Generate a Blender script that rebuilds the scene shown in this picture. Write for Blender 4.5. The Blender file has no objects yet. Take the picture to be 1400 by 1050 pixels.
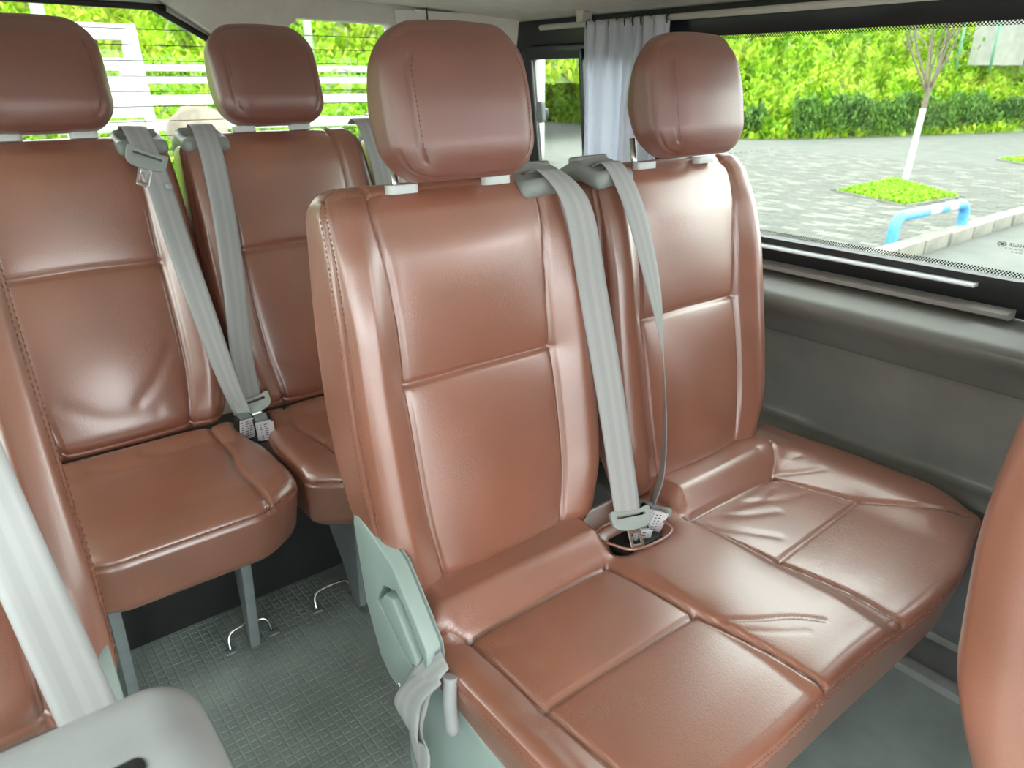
import bpy, bmesh, math, random
import numpy as np
from mathutils import Vector, Matrix

random.seed(7); RNG = np.random.default_rng(7)
SC = bpy.context.scene
COL = SC.collection

# ------------------------------------------------------------------ camera, sky, exposure
YAW, PITCH = math.radians(38.4), math.radians(22.5)
cam_d = bpy.data.cameras.new('camera'); cam = bpy.data.objects.new('camera', cam_d); COL.objects.link(cam)
cam_d.sensor_width = 36.0; cam_d.lens = 36.0 * 1000.0 / 1400.0; cam_d.clip_start = 0.02; cam_d.clip_end = 400
cam.location = (0, 0, 1.15)
cam.rotation_euler = (math.radians(90) - PITCH, 0, -YAW)
cam_d.dof.use_dof = True; cam_d.dof.focus_distance = 1.1; cam_d.dof.aperture_fstop = 9.0
SC.camera = cam
world = bpy.data.worlds.new('overcast_sky'); SC.world = world; world.use_nodes = True
bg = world.node_tree.nodes['Background']; bg.inputs[0].default_value = (0.95, 1.0, 1.0, 1); bg.inputs[1].default_value = 5.6
vs = SC.view_settings; vs.view_transform = 'Standard'; vs.look = 'None'; vs.gamma = 1.0; vs.use_curve_mapping = False
vs.exposure = 0.34

# ------------------------------------------------------------------ materials
def srgb(r, g, b):
    f = lambda c: (c / 255 / 12.92) if c / 255 <= 0.04045 else ((c / 255 + 0.055) / 1.055) ** 2.4
    return (f(r), f(g), f(b), 1)

def new_mat(name):
    m = bpy.data.materials.new(name); m.use_nodes = True
    nt = m.node_tree
    return m, nt, nt.nodes['Principled BSDF']

def nd(nt, t, **kw):
    n = nt.nodes.new(t)
    for k, v in kw.items():
        if k.startswith('i_'): n.inputs[k[2:].replace('_', ' ')].default_value = v
        else: setattr(n, k, v)
    return n

def plain(name, col, rough=0.5, noise=0.06, scale=30, bump=0.0, bscale=400, metal=0.0, spec=0.5):
    m, nt, p = new_mat(name)
    tc = nd(nt, 'ShaderNodeTexCoord')
    nz = nd(nt, 'ShaderNodeTexNoise'); nz.inputs['Scale'].default_value = scale; nz.inputs['Detail'].default_value = 5
    nt.links.new(tc.outputs['Object'], nz.inputs['Vector'])
    rp = nd(nt, 'ShaderNodeValToRGB')
    c = np.array(col[:3])
    rp.color_ramp.elements[0].position = 0.3; rp.color_ramp.elements[0].color = (*(c * (1 - noise * 2)), 1)
    rp.color_ramp.elements[1].position = 0.7; rp.color_ramp.elements[1].color = (*np.minimum(c * (1 + noise * 2), 1), 1)
    nt.links.new(nz.outputs['Fac'], rp.inputs['Fac']); nt.links.new(rp.outputs['Color'], p.inputs['Base Color'])
    p.inputs['Roughness'].default_value = rough; p.inputs['Metallic'].default_value = metal
    p.inputs['Specular IOR Level'].default_value = spec
    if bump:
        n2 = nd(nt, 'ShaderNodeTexNoise'); n2.inputs['Scale'].default_value = bscale; n2.inputs['Detail'].default_value = 3
        nt.links.new(tc.outputs['Object'], n2.inputs['Vector'])
        b = nd(nt, 'ShaderNodeBump'); b.inputs['Strength'].default_value = bump; b.inputs['Distance'].default_value = 0.002
        nt.links.new(n2.outputs['Fac'], b.inputs['Height']); nt.links.new(b.outputs['Normal'], p.inputs['Normal'])
    return m

def leather_mat(name, col, rough=0.42, crack=0.25, grain=0.13, coat=1.0, crough=.29):
    m, nt, p = new_mat(name)
    tc = nd(nt, 'ShaderNodeTexCoord'); c = np.array(col[:3])
    n1 = nd(nt, 'ShaderNodeTexNoise'); n1.inputs['Scale'].default_value = 7; n1.inputs['Detail'].default_value = 6
    nt.links.new(tc.outputs['Object'], n1.inputs['Vector'])
    rp = nd(nt, 'ShaderNodeValToRGB')
    rp.color_ramp.elements[0].position = 0.33; rp.color_ramp.elements[0].color = (*(c * 0.88), 1)
    rp.color_ramp.elements[1].position = 0.68; rp.color_ramp.elements[1].color = (*(c * 1.10), 1)
    nt.links.new(n1.outputs['Fac'], rp.inputs['Fac']); nt.links.new(rp.outputs['Color'], p.inputs['Base Color'])
    mr = nd(nt, 'ShaderNodeMapRange'); mr.inputs['To Min'].default_value = rough - 0.05; mr.inputs['To Max'].default_value = rough + 0.10
    nt.links.new(n1.outputs['Fac'], mr.inputs['Value']); nt.links.new(mr.outputs['Result'], p.inputs['Roughness'])
    p.inputs['Specular IOR Level'].default_value = 1.0; p.inputs['Coat Weight'].default_value = coat; p.inputs['Coat Roughness'].default_value = crough; p.inputs['Coat IOR'].default_value = 1.78
    # pebble grain
    v = nd(nt, 'ShaderNodeTexVoronoi'); v.inputs['Scale'].default_value = 420
    nt.links.new(tc.outputs['Object'], v.inputs['Vector'])
    b1 = nd(nt, 'ShaderNodeBump'); b1.inputs['Strength'].default_value = grain; b1.inputs['Distance'].default_value = 0.0012
    nt.links.new(v.outputs['Distance'], b1.inputs['Height'])
    # creases, stronger in worn patches
    wv = nd(nt, 'ShaderNodeTexNoise'); wv.inputs['Scale'].default_value = 40; wv.inputs['Detail'].default_value = 2
    nt.links.new(tc.outputs['Object'], wv.inputs['Vector'])
    mx = nd(nt, 'ShaderNodeVectorMath', operation='MULTIPLY_ADD')
    mx.inputs[1].default_value = (0.03, 0.03, 0.03)
    nt.links.new(wv.outputs['Color'], mx.inputs[0]); nt.links.new(tc.outputs['Object'], mx.inputs[2])
    v2 = nd(nt, 'ShaderNodeTexVoronoi', feature='DISTANCE_TO_EDGE'); v2.inputs['Scale'].default_value = 150
    nt.links.new(mx.outputs[0], v2.inputs['Vector'])
    m2 = nd(nt, 'ShaderNodeMapRange'); m2.inputs['From Max'].default_value = 0.10
    nt.links.new(v2.outputs['Distance'], m2.inputs['Value'])
    n3 = nd(nt, 'ShaderNodeTexNoise'); n3.inputs['Scale'].default_value = 5.5
    nt.links.new(tc.outputs['Object'], n3.inputs['Vector'])
    m3 = nd(nt, 'ShaderNodeMapRange'); m3.inputs['From Min'].default_value = 0.48; m3.inputs['From Max'].default_value = 0.62; m3.inputs['To Max'].default_value = crack
    nt.links.new(n3.outputs['Fac'], m3.inputs['Value'])
    b2 = nd(nt, 'ShaderNodeBump'); b2.inputs['Distance'].default_value = 0.0012
    nt.links.new(m3.outputs['Result'], b2.inputs['Strength']); nt.links.new(m2.outputs['Result'], b2.inputs['Height'])
    bc = nd(nt, 'ShaderNodeBump'); bc.inputs['Strength'].default_value = grain * .45; bc.inputs['Distance'].default_value = .0012
    nt.links.new(v.outputs['Distance'], bc.inputs['Height']); nt.links.new(bc.outputs['Normal'], p.inputs['Coat Normal'])
    nt.links.new(b1.outputs['Normal'], b2.inputs['Normal']); nt.links.new(b2.outputs['Normal'], p.inputs['Normal'])
    return m

def webbing_mat(name, col):
    m, nt, p = new_mat(name)
    uv = nd(nt, 'ShaderNodeUVMap'); sp = nd(nt, 'ShaderNodeSeparateXYZ'); nt.links.new(uv.outputs['UV'], sp.inputs[0])
    rp = nd(nt, 'ShaderNodeValToRGB'); c = np.array(col[:3]); e = rp.color_ramp.elements
    e[0].position = 0; e[0].color = (*(c * .8), 1); e[1].position = 1; e[1].color = (*(c * .8), 1)
    for pos, k in ((.05, 1.0), (.25, .98), (.29, .90), (.44, .90), (.48, 1.02), (.60, 1.02), (.64, .92), (.76, .92), (.80, 1.0), (.95, 1.0)):
        q = e.new(pos); q.color = (*(np.minimum(c * k, 1)), 1)
    nt.links.new(sp.outputs['X'], rp.inputs['Fac'])
    nt.links.new(rp.outputs['Color'], p.inputs['Base Color'])
    p.inputs['Roughness'].default_value = .62
    wv = nd(nt, 'ShaderNodeTexWave', bands_direction='DIAGONAL'); wv.inputs['Scale'].default_value = 60
    nt.links.new(uv.outputs['UV'], wv.inputs['Vector'])
    b = nd(nt, 'ShaderNodeBump'); b.inputs['Strength'].default_value = .15; b.inputs['Distance'].default_value = .001
    nt.links.new(wv.outputs['Fac'], b.inputs['Height']); nt.links.new(b.outputs['Normal'], p.inputs['Normal'])
    return m

def glass_mat(name, tint, gloss=0.05):
    m, nt, p = new_mat(name); nt.nodes.remove(p); out = nt.nodes['Material Output']
    tr = nd(nt, 'ShaderNodeBsdfTransparent'); tr.inputs[0].default_value = tint
    gl = nd(nt, 'ShaderNodeBsdfGlossy'); gl.inputs['Roughness'].default_value = .02
    fr = nd(nt, 'ShaderNodeLayerWeight'); fr.inputs[0].default_value = .5
    pw5 = nd(nt, 'ShaderNodeMath', operation='POWER'); pw5.inputs[1].default_value = 5; nt.links.new(fr.outputs['Facing'], pw5.inputs[0])
    mr = nd(nt, 'ShaderNodeMapRange'); mr.inputs['To Min'].default_value = .02; mr.inputs['To Max'].default_value = .8; nt.links.new(pw5.outputs[0], mr.inputs['Value'])
    mx = nd(nt, 'ShaderNodeMixShader'); nt.links.new(mr.outputs[0], mx.inputs[0])
    nt.links.new(tr.outputs[0], mx.inputs[1]); nt.links.new(gl.outputs[0], mx.inputs[2]); nt.links.new(mx.outputs[0], out.inputs[0])
    return m

def island_mat(name, cols, rough=.7, attr=None, noise_scale=None, translucent=0.0):
    """colour picked at random for each loose piece of the mesh (plus a broad noise)"""
    m, nt, p = new_mat(name)
    g = nd(nt, 'ShaderNodeNewGeometry'); rp = nd(nt, 'ShaderNodeValToRGB'); e = rp.color_ramp.elements
    e[0].color = cols[0]; e[1].color = cols[-1]
    for i, c in enumerate(cols[1:-1]): q = e.new((i + 1) / (len(cols) - 1)); q.color = c
    src = g.outputs['Random Per Island']
    if noise_scale:
        nz = nd(nt, 'ShaderNodeTexNoise'); nz.inputs['Scale'].default_value = noise_scale; nz.inputs['Detail'].default_value = 4
        tc = nd(nt, 'ShaderNodeTexCoord'); nt.links.new(tc.outputs['Object'], nz.inputs['Vector'])
        mr = nd(nt, 'ShaderNodeMapRange'); mr.inputs['From Min'].default_value = .3; mr.inputs['From Max'].default_value = .7
        nt.links.new(nz.outputs['Fac'], mr.inputs['Value'])
        mx = nd(nt, 'ShaderNodeMix'); mx.inputs[0].default_value = .55
        nt.links.new(src, mx.inputs[2]); nt.links.new(mr.outputs['Result'], mx.inputs[3]); src = mx.outputs[0]
    nt.links.new(src, rp.inputs['Fac']); nt.links.new(rp.outputs['Color'], p.inputs['Base Color'])
    p.inputs['Roughness'].default_value = rough; p.inputs['Specular IOR Level'].default_value = .25
    if translucent:
        tl = nd(nt, 'ShaderNodeBsdfTranslucent'); nt.links.new(rp.outputs['Color'], tl.inputs[0])
        ms = nd(nt, 'ShaderNodeMixShader'); ms.inputs[0].default_value = translucent
        nt.links.new(p.outputs[0], ms.inputs[1]); nt.links.new(tl.outputs[0], ms.inputs[2])
        nt.links.new(ms.outputs[0], nt.nodes['Material Output'].inputs[0])
    return m

LEATHER = leather_mat('brown_leather', (0.30, 0.108, 0.062), .40, .28)
LEATHER_WORN = leather_mat('brown_leather_creased', (0.30, 0.110, 0.064), .38, .4)
LEATHER_HEAD = leather_mat('brown_leather_headrest', (0.22, 0.072, 0.048), .46, .2, .13, .55, .40)
THREAD = plain('stitch_thread', (0.30, 0.11, 0.07), .6, .05)
WEB = webbing_mat('belt_webbing', (0.43, 0.435, 0.43))
GUIDE = plain('belt_guide_plastic', (0.27, 0.29, 0.275), .42, .04, 20, .1)
COVER = plain('grey_green_plastic', (0.33, 0.42, 0.385), .42, .04, 12, .08)
LEGM = plain('leg_plastic', (0.20, 0.235, 0.235), .5, .05)
COLLAR = plain('collar_plastic', (0.62, 0.65, 0.64), .3, .02)
STEEL = plain('polished_steel', (0.7, 0.7, 0.68), .25, .03, metal=1)
TONGUE = plain('tongue_plastic', (0.36, 0.40, 0.38), .4, .03)
BLACK = plain('black_trim', (0.012, 0.016, 0.018), .28, .05)
RUBBER = plain('black_rubber', (0.008, 0.008, 0.008), .5, .05)
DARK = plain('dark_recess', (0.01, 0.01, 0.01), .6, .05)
PANEL = plain('wall_panel_plastic', (0.165, 0.166, 0.150), .27, .05, 8, .12, 600)
PANEL_LOW = plain('lower_panel_plastic', (0.10, 0.104, 0.10), .35, .05, 8, .1, 600)
LEDGE = plain('floor_ledge', (0.16, 0.165, 0.155), .5, .05)
TRIMM = plain('trim_strip_metal', (0.30, 0.29, 0.27), .35, .04)
TRIMB = plain('bright_strip', (0.75, 0.78, 0.80), .3, .03)
HEADLINER = plain('headliner_fabric', (0.80, 0.78, 0.72), .85, .03, 25, .15, 900)
PILLAR = plain('pillar_plastic', (0.82, 0.80, 0.75), .5, .02)
HATCH = plain('hatch_trim_plastic', (0.68, 0.68, 0.63), .5, .02)
CREAM = plain('cream_plastic', (0.62, 0.60, 0.54), .4, .03)
RUBFLOOR = plain('rubber_floor', (0.26, 0.305, 0.28), .5, .08, 9, .2, 300)
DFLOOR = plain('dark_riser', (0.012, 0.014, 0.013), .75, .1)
PAPER = plain('paper_label', (0.78, 0.78, 0.80), .6, .02)
INK = plain('label_ink', (0.06, 0.06, 0.1), .6, .02)
GREYPLASTIC = plain('pale_grey_plastic', (0.34, 0.355, 0.36), .35, .03)
GLASS = glass_mat('window_glass', (0.91, 0.94, 0.91, 1))
GLASSR = glass_mat('rear_glass', (0.93, 0.95, 0.92, 1))

# ------------------------------------------------------------------ object helpers
def mesh_from(name, V, F, mat, smooth=True, normals=None, uv=None):
    me = bpy.data.meshes.new(name)
    me.from_pydata([tuple(v) for v in V] if not isinstance(V, np.ndarray) else V.tolist(), [], F if not isinstance(F, np.ndarray) else F.tolist())
    if mat: me.materials.append(mat)
    if smooth: me.polygons.foreach_set('use_smooth', np.ones(len(me.polygons), bool))
    if uv is not None:
        ul = me.uv_layers.new(name='UVMap'); li = np.zeros(len(me.loops), int); me.loops.foreach_get('vertex_index', li)
        ul.data.foreach_set('uv', np.asarray(uv)[li].astype(np.float32).ravel())
    me.update()
    if normals is not None: me.normals_split_custom_set_from_vertices(np.asarray(normals).tolist())
    return me

def obj(name, me, parent=None, loc=(0, 0, 0), kind=None, label=None):
    o = bpy.data.objects.new(name, me); COL.objects.link(o); o.location = loc
    if parent is not None: o.parent = parent
    if kind: o['kind'] = kind
    if label: o['label'] = label
    return o

def thing(name, label, cat, loc=(0, 0, 0), group=None, kind=None):
    o = bpy.data.objects.new(name, None); COL.objects.link(o); o.location = loc; o.empty_display_size = .05
    o['label'] = label; o['category'] = cat
    if group: o['group'] = group
    if kind: o['kind'] = kind
    return o

def tag(o, label, cat, group=None, kind=None):
    o['label'] = label; o['category'] = cat
    if group: o['group'] = group
    if kind: o['kind'] = kind
    return o

def sstep(a, b, x):
    t = np.clip((x - a) / (b - a), 0, 1); return t * t * (3 - 2 * t)

def gauss(x, s): return np.exp(-(x / s) ** 2)

def catmull(pts, n=8):
    P = np.asarray(pts, float)
    if len(P) < 3:
        t = np.linspace(0, 1, n + 1)[:, None]; return P[0] * (1 - t) + P[-1] * t
    Q = np.vstack([2 * P[0] - P[1], P, 2 * P[-1] - P[-2]]); out = []
    for i in range(1, len(Q) - 2):
        p0, p1, p2, p3 = Q[i - 1], Q[i], Q[i + 1], Q[i + 2]
        for t in np.linspace(0, 1, n, endpoint=False):
            out.append(.5 * ((2 * p1) + (-p0 + p2) * t + (2 * p0 - 5 * p1 + 4 * p2 - p3) * t * t + (-p0 + 3 * p1 - 3 * p2 + p3) * t ** 3))
    out.append(P[-1]); return np.array(out)

def pdist(X, poly):
    d = np.full(len(X), 1e9)
    for a, b in zip(poly[:-1], poly[1:]):
        ab = b - a; L = ab @ ab + 1e-12
        t = np.clip(((X - a) @ ab) / L, 0, 1)
        d = np.minimum(d, np.linalg.norm(X - a - t[:, None] * ab, axis=1))
    return d

class Soft:
    """dense rounded box with sewn seams: h half sizes, r radius, shape(param, pos, nrm) -> pos"""
    def __init__(s, h, r, res, shape, seams=(), scale=(1, 1, 1)):
        s.h = np.array(h, float); s.r = r; s.res = res; s.shape = shape; s.seams = []
        s.sc = np.array(scale, float)
        for q in seams:
            q = dict(q); q['pts'] = catmull(q['pts']) if q.get('smooth', True) else np.array(q['pts'], float); s.seams.append(q)
    def eval(s, P):
        hs = s.h / s.sc; Ps = P / s.sc
        inn = np.clip(Ps, -(hs - s.r), hs - s.r); d = Ps - inn
        n = d / (np.linalg.norm(d, axis=1, keepdims=True) + 1e-12)
        pos = (inn + n * s.r) * s.sc
        n = n / s.sc; n /= np.linalg.norm(n, axis=1, keepdims=True) + 1e-12
        disp = np.zeros(len(P))
        for q in s.seams:
            i, j = q['plane']; w = sstep(q.get('w0', .08), q.get('w1', .45), q['sign'] * n[:, q['axis']])
            m = w > 0
            if not m.any(): continue
            dd = pdist(P[m][:, [i, j]], q['pts'])
            v = q['A'] * gauss(dd, q['w']) + q.get('B', 0) * np.exp(-dd / q.get('bw', .03))
            disp[m] -= w[m] * v
        pos = pos + n * disp[:, None]
        return s.shape(P, pos, n), n
    def build(s, panel_fn):
        n = np.maximum(np.round(2 * s.h / s.res).astype(int), 4)
        ids, quads, fax = [], [], []
        off = 0
        for ax in range(3):
            u, v = [(1, 2), (2, 0), (0, 1)][ax]
            for sg in (0, 1):
                I, J = np.meshgrid(np.arange(n[u] + 1), np.arange(n[v] + 1), indexing='ij')
                L = np.zeros(I.shape + (3,), int); L[..., u] = I; L[..., v] = J; L[..., ax] = n[ax] * sg
                ids.append(L.reshape(-1, 3))
                k = np.arange(I.size).reshape(I.shape) + off; off += I.size
                q = np.stack([k[:-1, :-1], k[1:, :-1], k[1:, 1:], k[:-1, 1:]], -1).reshape(-1, 4)
                if sg == 0: q = q[:, ::-1]
                quads.append(q); fax += [(ax, sg)] * len(q)
        ids = np.vstack(ids); quads = np.vstack(quads)
        key = (ids[:, 0] * 100000 + ids[:, 1]) * 100000 + ids[:, 2]
        uq, first, inv = np.unique(key, return_index=True, return_inverse=True)
        quads = inv[quads]; L = ids[first]
        P = -s.h + 2 * s.h * L / n
        pos, nr = s.eval(P)
        # true vertex normals
        fn = np.cross(pos[quads[:, 2]] - pos[quads[:, 0]], pos[quads[:, 3]] - pos[quads[:, 1]])
        vn = np.zeros_like(pos)
        for c in range(4): np.add.at(vn, quads[:, c], fn)
        vn /= np.linalg.norm(vn, axis=1, keepdims=True) + 1e-12
        ctr = P[quads].mean(1)
        lab = np.asarray(panel_fn(ctr, nr[quads].mean(1), np.array(fax)))
        res = {}
        for l in np.unique(lab):
            q = quads[lab == l]; used, inv2 = np.unique(q, return_inverse=True)
            res[l] = (pos[used], inv2.reshape(-1, 4), vn[used])
        return res
    def stitches(s, line_pts, plane, fixed_axis, fixed_val, spacing=.0075, length=.0055, rad=.0010, lift=.0003, smooth=True):
        L = catmull(line_pts, 10) if smooth else np.array(line_pts, float)
        seg = np.linalg.norm(np.diff(L, axis=0), axis=1); cum = np.r_[0, np.cumsum(seg)]
        t = np.arange(spacing / 2, cum[-1], spacing)
        mk = lambda tt: np.stack([np.interp(tt, cum, L[:, k]) for k in (0, 1)], 1)
        def full(tt):
            q = np.full((len(tt), 3), float(fixed_val)); a = mk(tt); q[:, plane[0]] = a[:, 0]; q[:, plane[1]] = a[:, 1]
            if fixed_axis is not None: q[:, fixed_axis] = fixed_val
            return s.eval(q)
        A, n = full(t - length / 2); B, _ = full(t + length / 2)
        V, F = [], []
        for a, b, nn in zip(A, B, n):
            d = b - a; ln = np.linalg.norm(d)
            if ln < 1e-5: continue
            d /= ln; sd = np.cross(d, nn); sd /= np.linalg.norm(sd) + 1e-9; up = np.cross(sd, d); m = (a + b) / 2 + up * lift
            k = len(V); V += [a, m + sd * rad, m + up * rad, m - sd * rad, m - up * rad, b]
            F += [(k, k + 2, k + 1), (k, k + 3, k + 2), (k, k + 4, k + 3), (k, k + 1, k + 4),
                  (k + 5, k + 1, k + 2), (k + 5, k + 2, k + 3), (k + 5, k + 3, k + 4), (k + 5, k + 4, k + 1)]
        return V, F

def join(*vf):
    V, F = [], []
    for v, f in vf:
        k = len(V); V += list(v); F += [tuple(i + k for i in q) for q in f]
    return V, F

def plate(outer, holes, thick, O, ex, ey, mat, bevel=0.0, name='plate', segs=2):
    """flat outline with holes, extruded along ex x ey"""
    bm = bmesh.new(); O, ex, ey = Vector(O), Vector(ex), Vector(ey); ez = ex.cross(ey)
    edges = []
    for loop in [outer] + list(holes):
        vs_ = [bm.verts.new(O + ex * p[0] + ey * p[1]) for p in loop]
        edges += [bm.edges.new((vs_[i], vs_[(i + 1) % len(vs_)])) for i in range(len(vs_))]
    g = bmesh.ops.triangle_fill(bm, use_beauty=True, use_dissolve=False, edges=edges, normal=ez)
    faces = list(bm.faces)
    ex_ = bmesh.ops.extrude_face_region(bm, geom=faces)
    bmesh.ops.translate(bm, vec=ez * thick, verts=[v for v in ex_['geom'] if isinstance(v, bmesh.types.BMVert)])
    bmesh.ops.recalc_face_normals(bm, faces=bm.faces)
    if bevel:
        es = [e for e in bm.edges if len(e.link_faces) == 2 and e.calc_face_angle() > .9]
        bmesh.ops.bevel(bm, geom=es, offset=bevel, segments=segs, affect='EDGES', profile=.5, clamp_overlap=True)
    me = bpy.data.meshes.new(name); bm.to_mesh(me); bm.free(); me.materials.append(mat)
    me.polygons.foreach_set('use_smooth', np.ones(len(me.polygons), bool))
    try: me.set_sharp_from_angle(angle=math.radians(40))
    except Exception: pass
    return me

def rrect(x0, y0, x1, y1, r, n=6):
    rs = r if isinstance(r, (tuple, list)) else (r,) * 4
    out = []
    for (cx, cy, a0), q in zip(((x1 - rs[0], y1 - rs[0], 0), (x0 + rs[1], y1 - rs[1], 90), (x0 + rs[2], y0 + rs[2], 180), (x1 - rs[3], y0 + rs[3], 270)), rs):
        for k in range(n + 1):
            a = math.radians(a0 + 90 * k / n); out.append((cx + q * math.cos(a), cy + q * math.sin(a)))
    return out

def smooth_poly(pts, n=5):
    P = np.array(pts, float); m = len(P); out = []
    for i in range(m):
        p0, p1, p2, p3 = P[i - 1], P[i], P[(i + 1) % m], P[(i + 2) % m]
        for t in np.linspace(0, 1, n, endpoint=False):
            out.append(.5 * ((2 * p1) + (-p0 + p2) * t + (2 * p0 - 5 * p1 + 4 * p2 - p3) * t * t + (-p0 + 3 * p1 - 3 * p2 + p3) * t ** 3))
    return [tuple(p) for p in out]

def box(x0, x1, y0, y1, z0, z1, mat, bevel=0.0, name='box'):
    return plate([(x0, y0), (x1, y0), (x1, y1), (x0, y1)], [], z1 - z0, (0, 0, z0), (1, 0, 0), (0, 1, 0), mat, bevel, name)

def tube(pts, rad, mat, n=8, name='tube', rads=None, smooth=6, caps=True):
    P = catmull(pts, smooth) if len(pts) > 2 and smooth else np.array(pts, float)
    R = np.full(len(P), rad) if rads is None else np.interp(np.linspace(0, 1, len(P)), np.linspace(0, 1, len(rads)), rads)
    V, F = [], []
    up = np.array([0, 0, 1.0])
    T = np.gradient(P, axis=0); T /= np.linalg.norm(T, axis=1, keepdims=True)
    s0 = np.cross(T[0], up)
    if np.linalg.norm(s0) < .1: s0 = np.cross(T[0], [1, 0, 0])
    s0 /= np.linalg.norm(s0)
    for p, t, r in zip(P, T, R):
        s0 = s0 - t * (s0 @ t); s0 /= np.linalg.norm(s0); u = np.cross(s0, t)
        for k in range(n):
            a = 2 * math.pi * k / n; V.append(p + r * (math.cos(a) * s0 + math.sin(a) * u))
    for i in range(len(P) - 1):
        for k in range(n):
            a = i * n + k; b = i * n + (k + 1) % n; F.append((a, a + n, b + n, b))
    if caps: F.append(tuple(range(n))); F.append(tuple(range(len(P) * n - 1, len(P) * n - n - 1, -1)))
    me = mesh_from(name, V, F, mat)
    me.polygons.foreach_set('use_smooth', [len(p.vertices) == 4 for p in me.polygons])
    return me

def strap(pts, wdirs, mat, width=.047, th=.0018, n=8, name='webbing', widths=None):
    """flat webbing: a path of points with the direction of its width"""
    P = catmull(pts, n); Wd = catmull(wdirs, n); Wd /= np.linalg.norm(Wd, axis=1, keepdims=True)
    ws = np.full(len(P), width) if widths is None else np.interp(np.linspace(0, 1, len(P)), np.linspace(0, 1, len(widths)), widths)
    T = np.gradient(P, axis=0); T /= np.linalg.norm(T, axis=1, keepdims=True)
    N = np.cross(T, Wd); N /= np.linalg.norm(N, axis=1, keepdims=True)
    m = 7; us = np.linspace(-.5, .5, m); V, UV, F = [], [], []
    cum = np.r_[0, np.cumsum(np.linalg.norm(np.diff(P, axis=0), axis=1))]
    ring = 2 * m
    for i in range(len(P)):
        for sg in (1, -1):
            for u in (us if sg == 1 else us[::-1]):
                V.append(P[i] + Wd[i] * ws[i] * u + N[i] * (sg * th / 2 * (1 - .6 * (abs(u) > .49))))
                UV.append((u + .5, cum[i] / .047))
    for i in range(len(P) - 1):
        for k in range(ring):
            a = i * ring + k; b = i * ring + (k + 1) % ring; F.append((a, b, b + ring, a + ring))
    F.append(tuple(range(ring - 1, -1, -1))); F.append(tuple(range((len(P) - 1) * ring, len(P) * ring)))
    return mesh_from(name, V, F, mat, uv=UV)

def lathe(prof, mat, O, axis=(0, 0, 1), n=20, name='lathe'):
    ax = Vector(axis).normalized(); q = ax.to_track_quat('Z', 'Y'); V, F = [], []
    for r, z in prof:
        for k in range(n):
            a = 2 * math.pi * k / n; V.append(Vector(O) + q @ Vector((r * math.cos(a), r * math.sin(a), z)))
    for i in range(len(prof) - 1):
        for k in range(n):
            a = i * n + k; b = i * n + (k + 1) % n; F.append((a, b, b + n, a + n))
    return mesh_from(name, V, F, mat)

def rec_xform(crotch, rec):
    a = math.radians(rec); ca, sa = math.cos(a), math.sin(a); c = np.array(crotch)
    def f(P):   # local (x, y back, z up along the back) -> offset from crotch point
        P = np.asarray(P, float)
        return np.stack([P[:, 0], P[:, 1] * ca + P[:, 2] * sa, -P[:, 1] * sa + P[:, 2] * ca], 1)
    return f, c

# ------------------------------------------------------------------ the van shell
X_R, X_L, Y_R = 1.55, -0.36, 2.04

def extrude_y(profile, y0, y1, mat, name, ny=1, closed=True):
    V, F = [], []; m = len(profile)
    ys = np.linspace(y0, y1, ny + 1)
    for y in ys:
        for x, z in profile: V.append((x, y, z))
    for i in range(ny):
        for k in range(m if closed else m - 1):
            a = i * m + k; b = i * m + (k + 1) % m; F.append((a, a + m, b + m, b))
    if closed: F.append(tuple(range(m))); F.append(tuple(range((ny + 1) * m - 1, ny * m - 1, -1)))
    me = mesh_from(name, V, F, mat)
    bm = bmesh.new(); bm.from_mesh(me); bmesh.ops.recalc_face_normals(bm, faces=bm.faces); bm.to_mesh(me); bm.free()
    try: me.set_sharp_from_angle(angle=math.radians(35))
    except Exception: pass
    return me

# floor with raised pads
fl = obj('floor', box(X_L, 1.60, -1.7, 2.05, -.04, 0, RUBFLOOR, name='floor')); fl['kind'] = 'structure'
fl['label'] = 'grey green rubber floor of the van with a raised square pad pattern'
V, F = [], []
p = .0185; hs = .0078; hh = .0008
for i in range(int(.60 / p)):
    for j in range(int(1.10 / p)):
        cx, cy = .0 + (i + .5) * p, .45 + (j + .5) * p
        k = len(V)
        for (s, z) in ((hs, 0), (hs - .0012, hh)):
            for sx, sy in ((-1, -1), (1, -1), (1, 1), (-1, 1)): V.append((cx + sx * s, cy + sy * s, z))
        F += [(k + 4, k + 5, k + 6, k + 7)] + [(k + a, k + (a + 1) % 4, k + 4 + (a + 1) % 4, k + 4 + a) for a in range(4)]
obj('floor_pad', mesh_from('floor_pad', V, F, RUBFLOOR, False), fl, kind='stuff')
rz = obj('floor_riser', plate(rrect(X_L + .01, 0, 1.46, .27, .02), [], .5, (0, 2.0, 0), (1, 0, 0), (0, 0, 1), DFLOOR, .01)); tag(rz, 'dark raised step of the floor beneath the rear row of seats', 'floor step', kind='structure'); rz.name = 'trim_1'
lg = obj('trim_2', extrude_y([(1.385, 0), (1.385, .018), (1.40, .026), (1.408, .026), (1.41, .022), (1.60, .022), (1.60, 0)], -1.7, 2.0, LEDGE, 'ledge')); tag(lg, 'grey ledge running along the floor under the side window', 'floor ledge', kind='structure')

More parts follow.
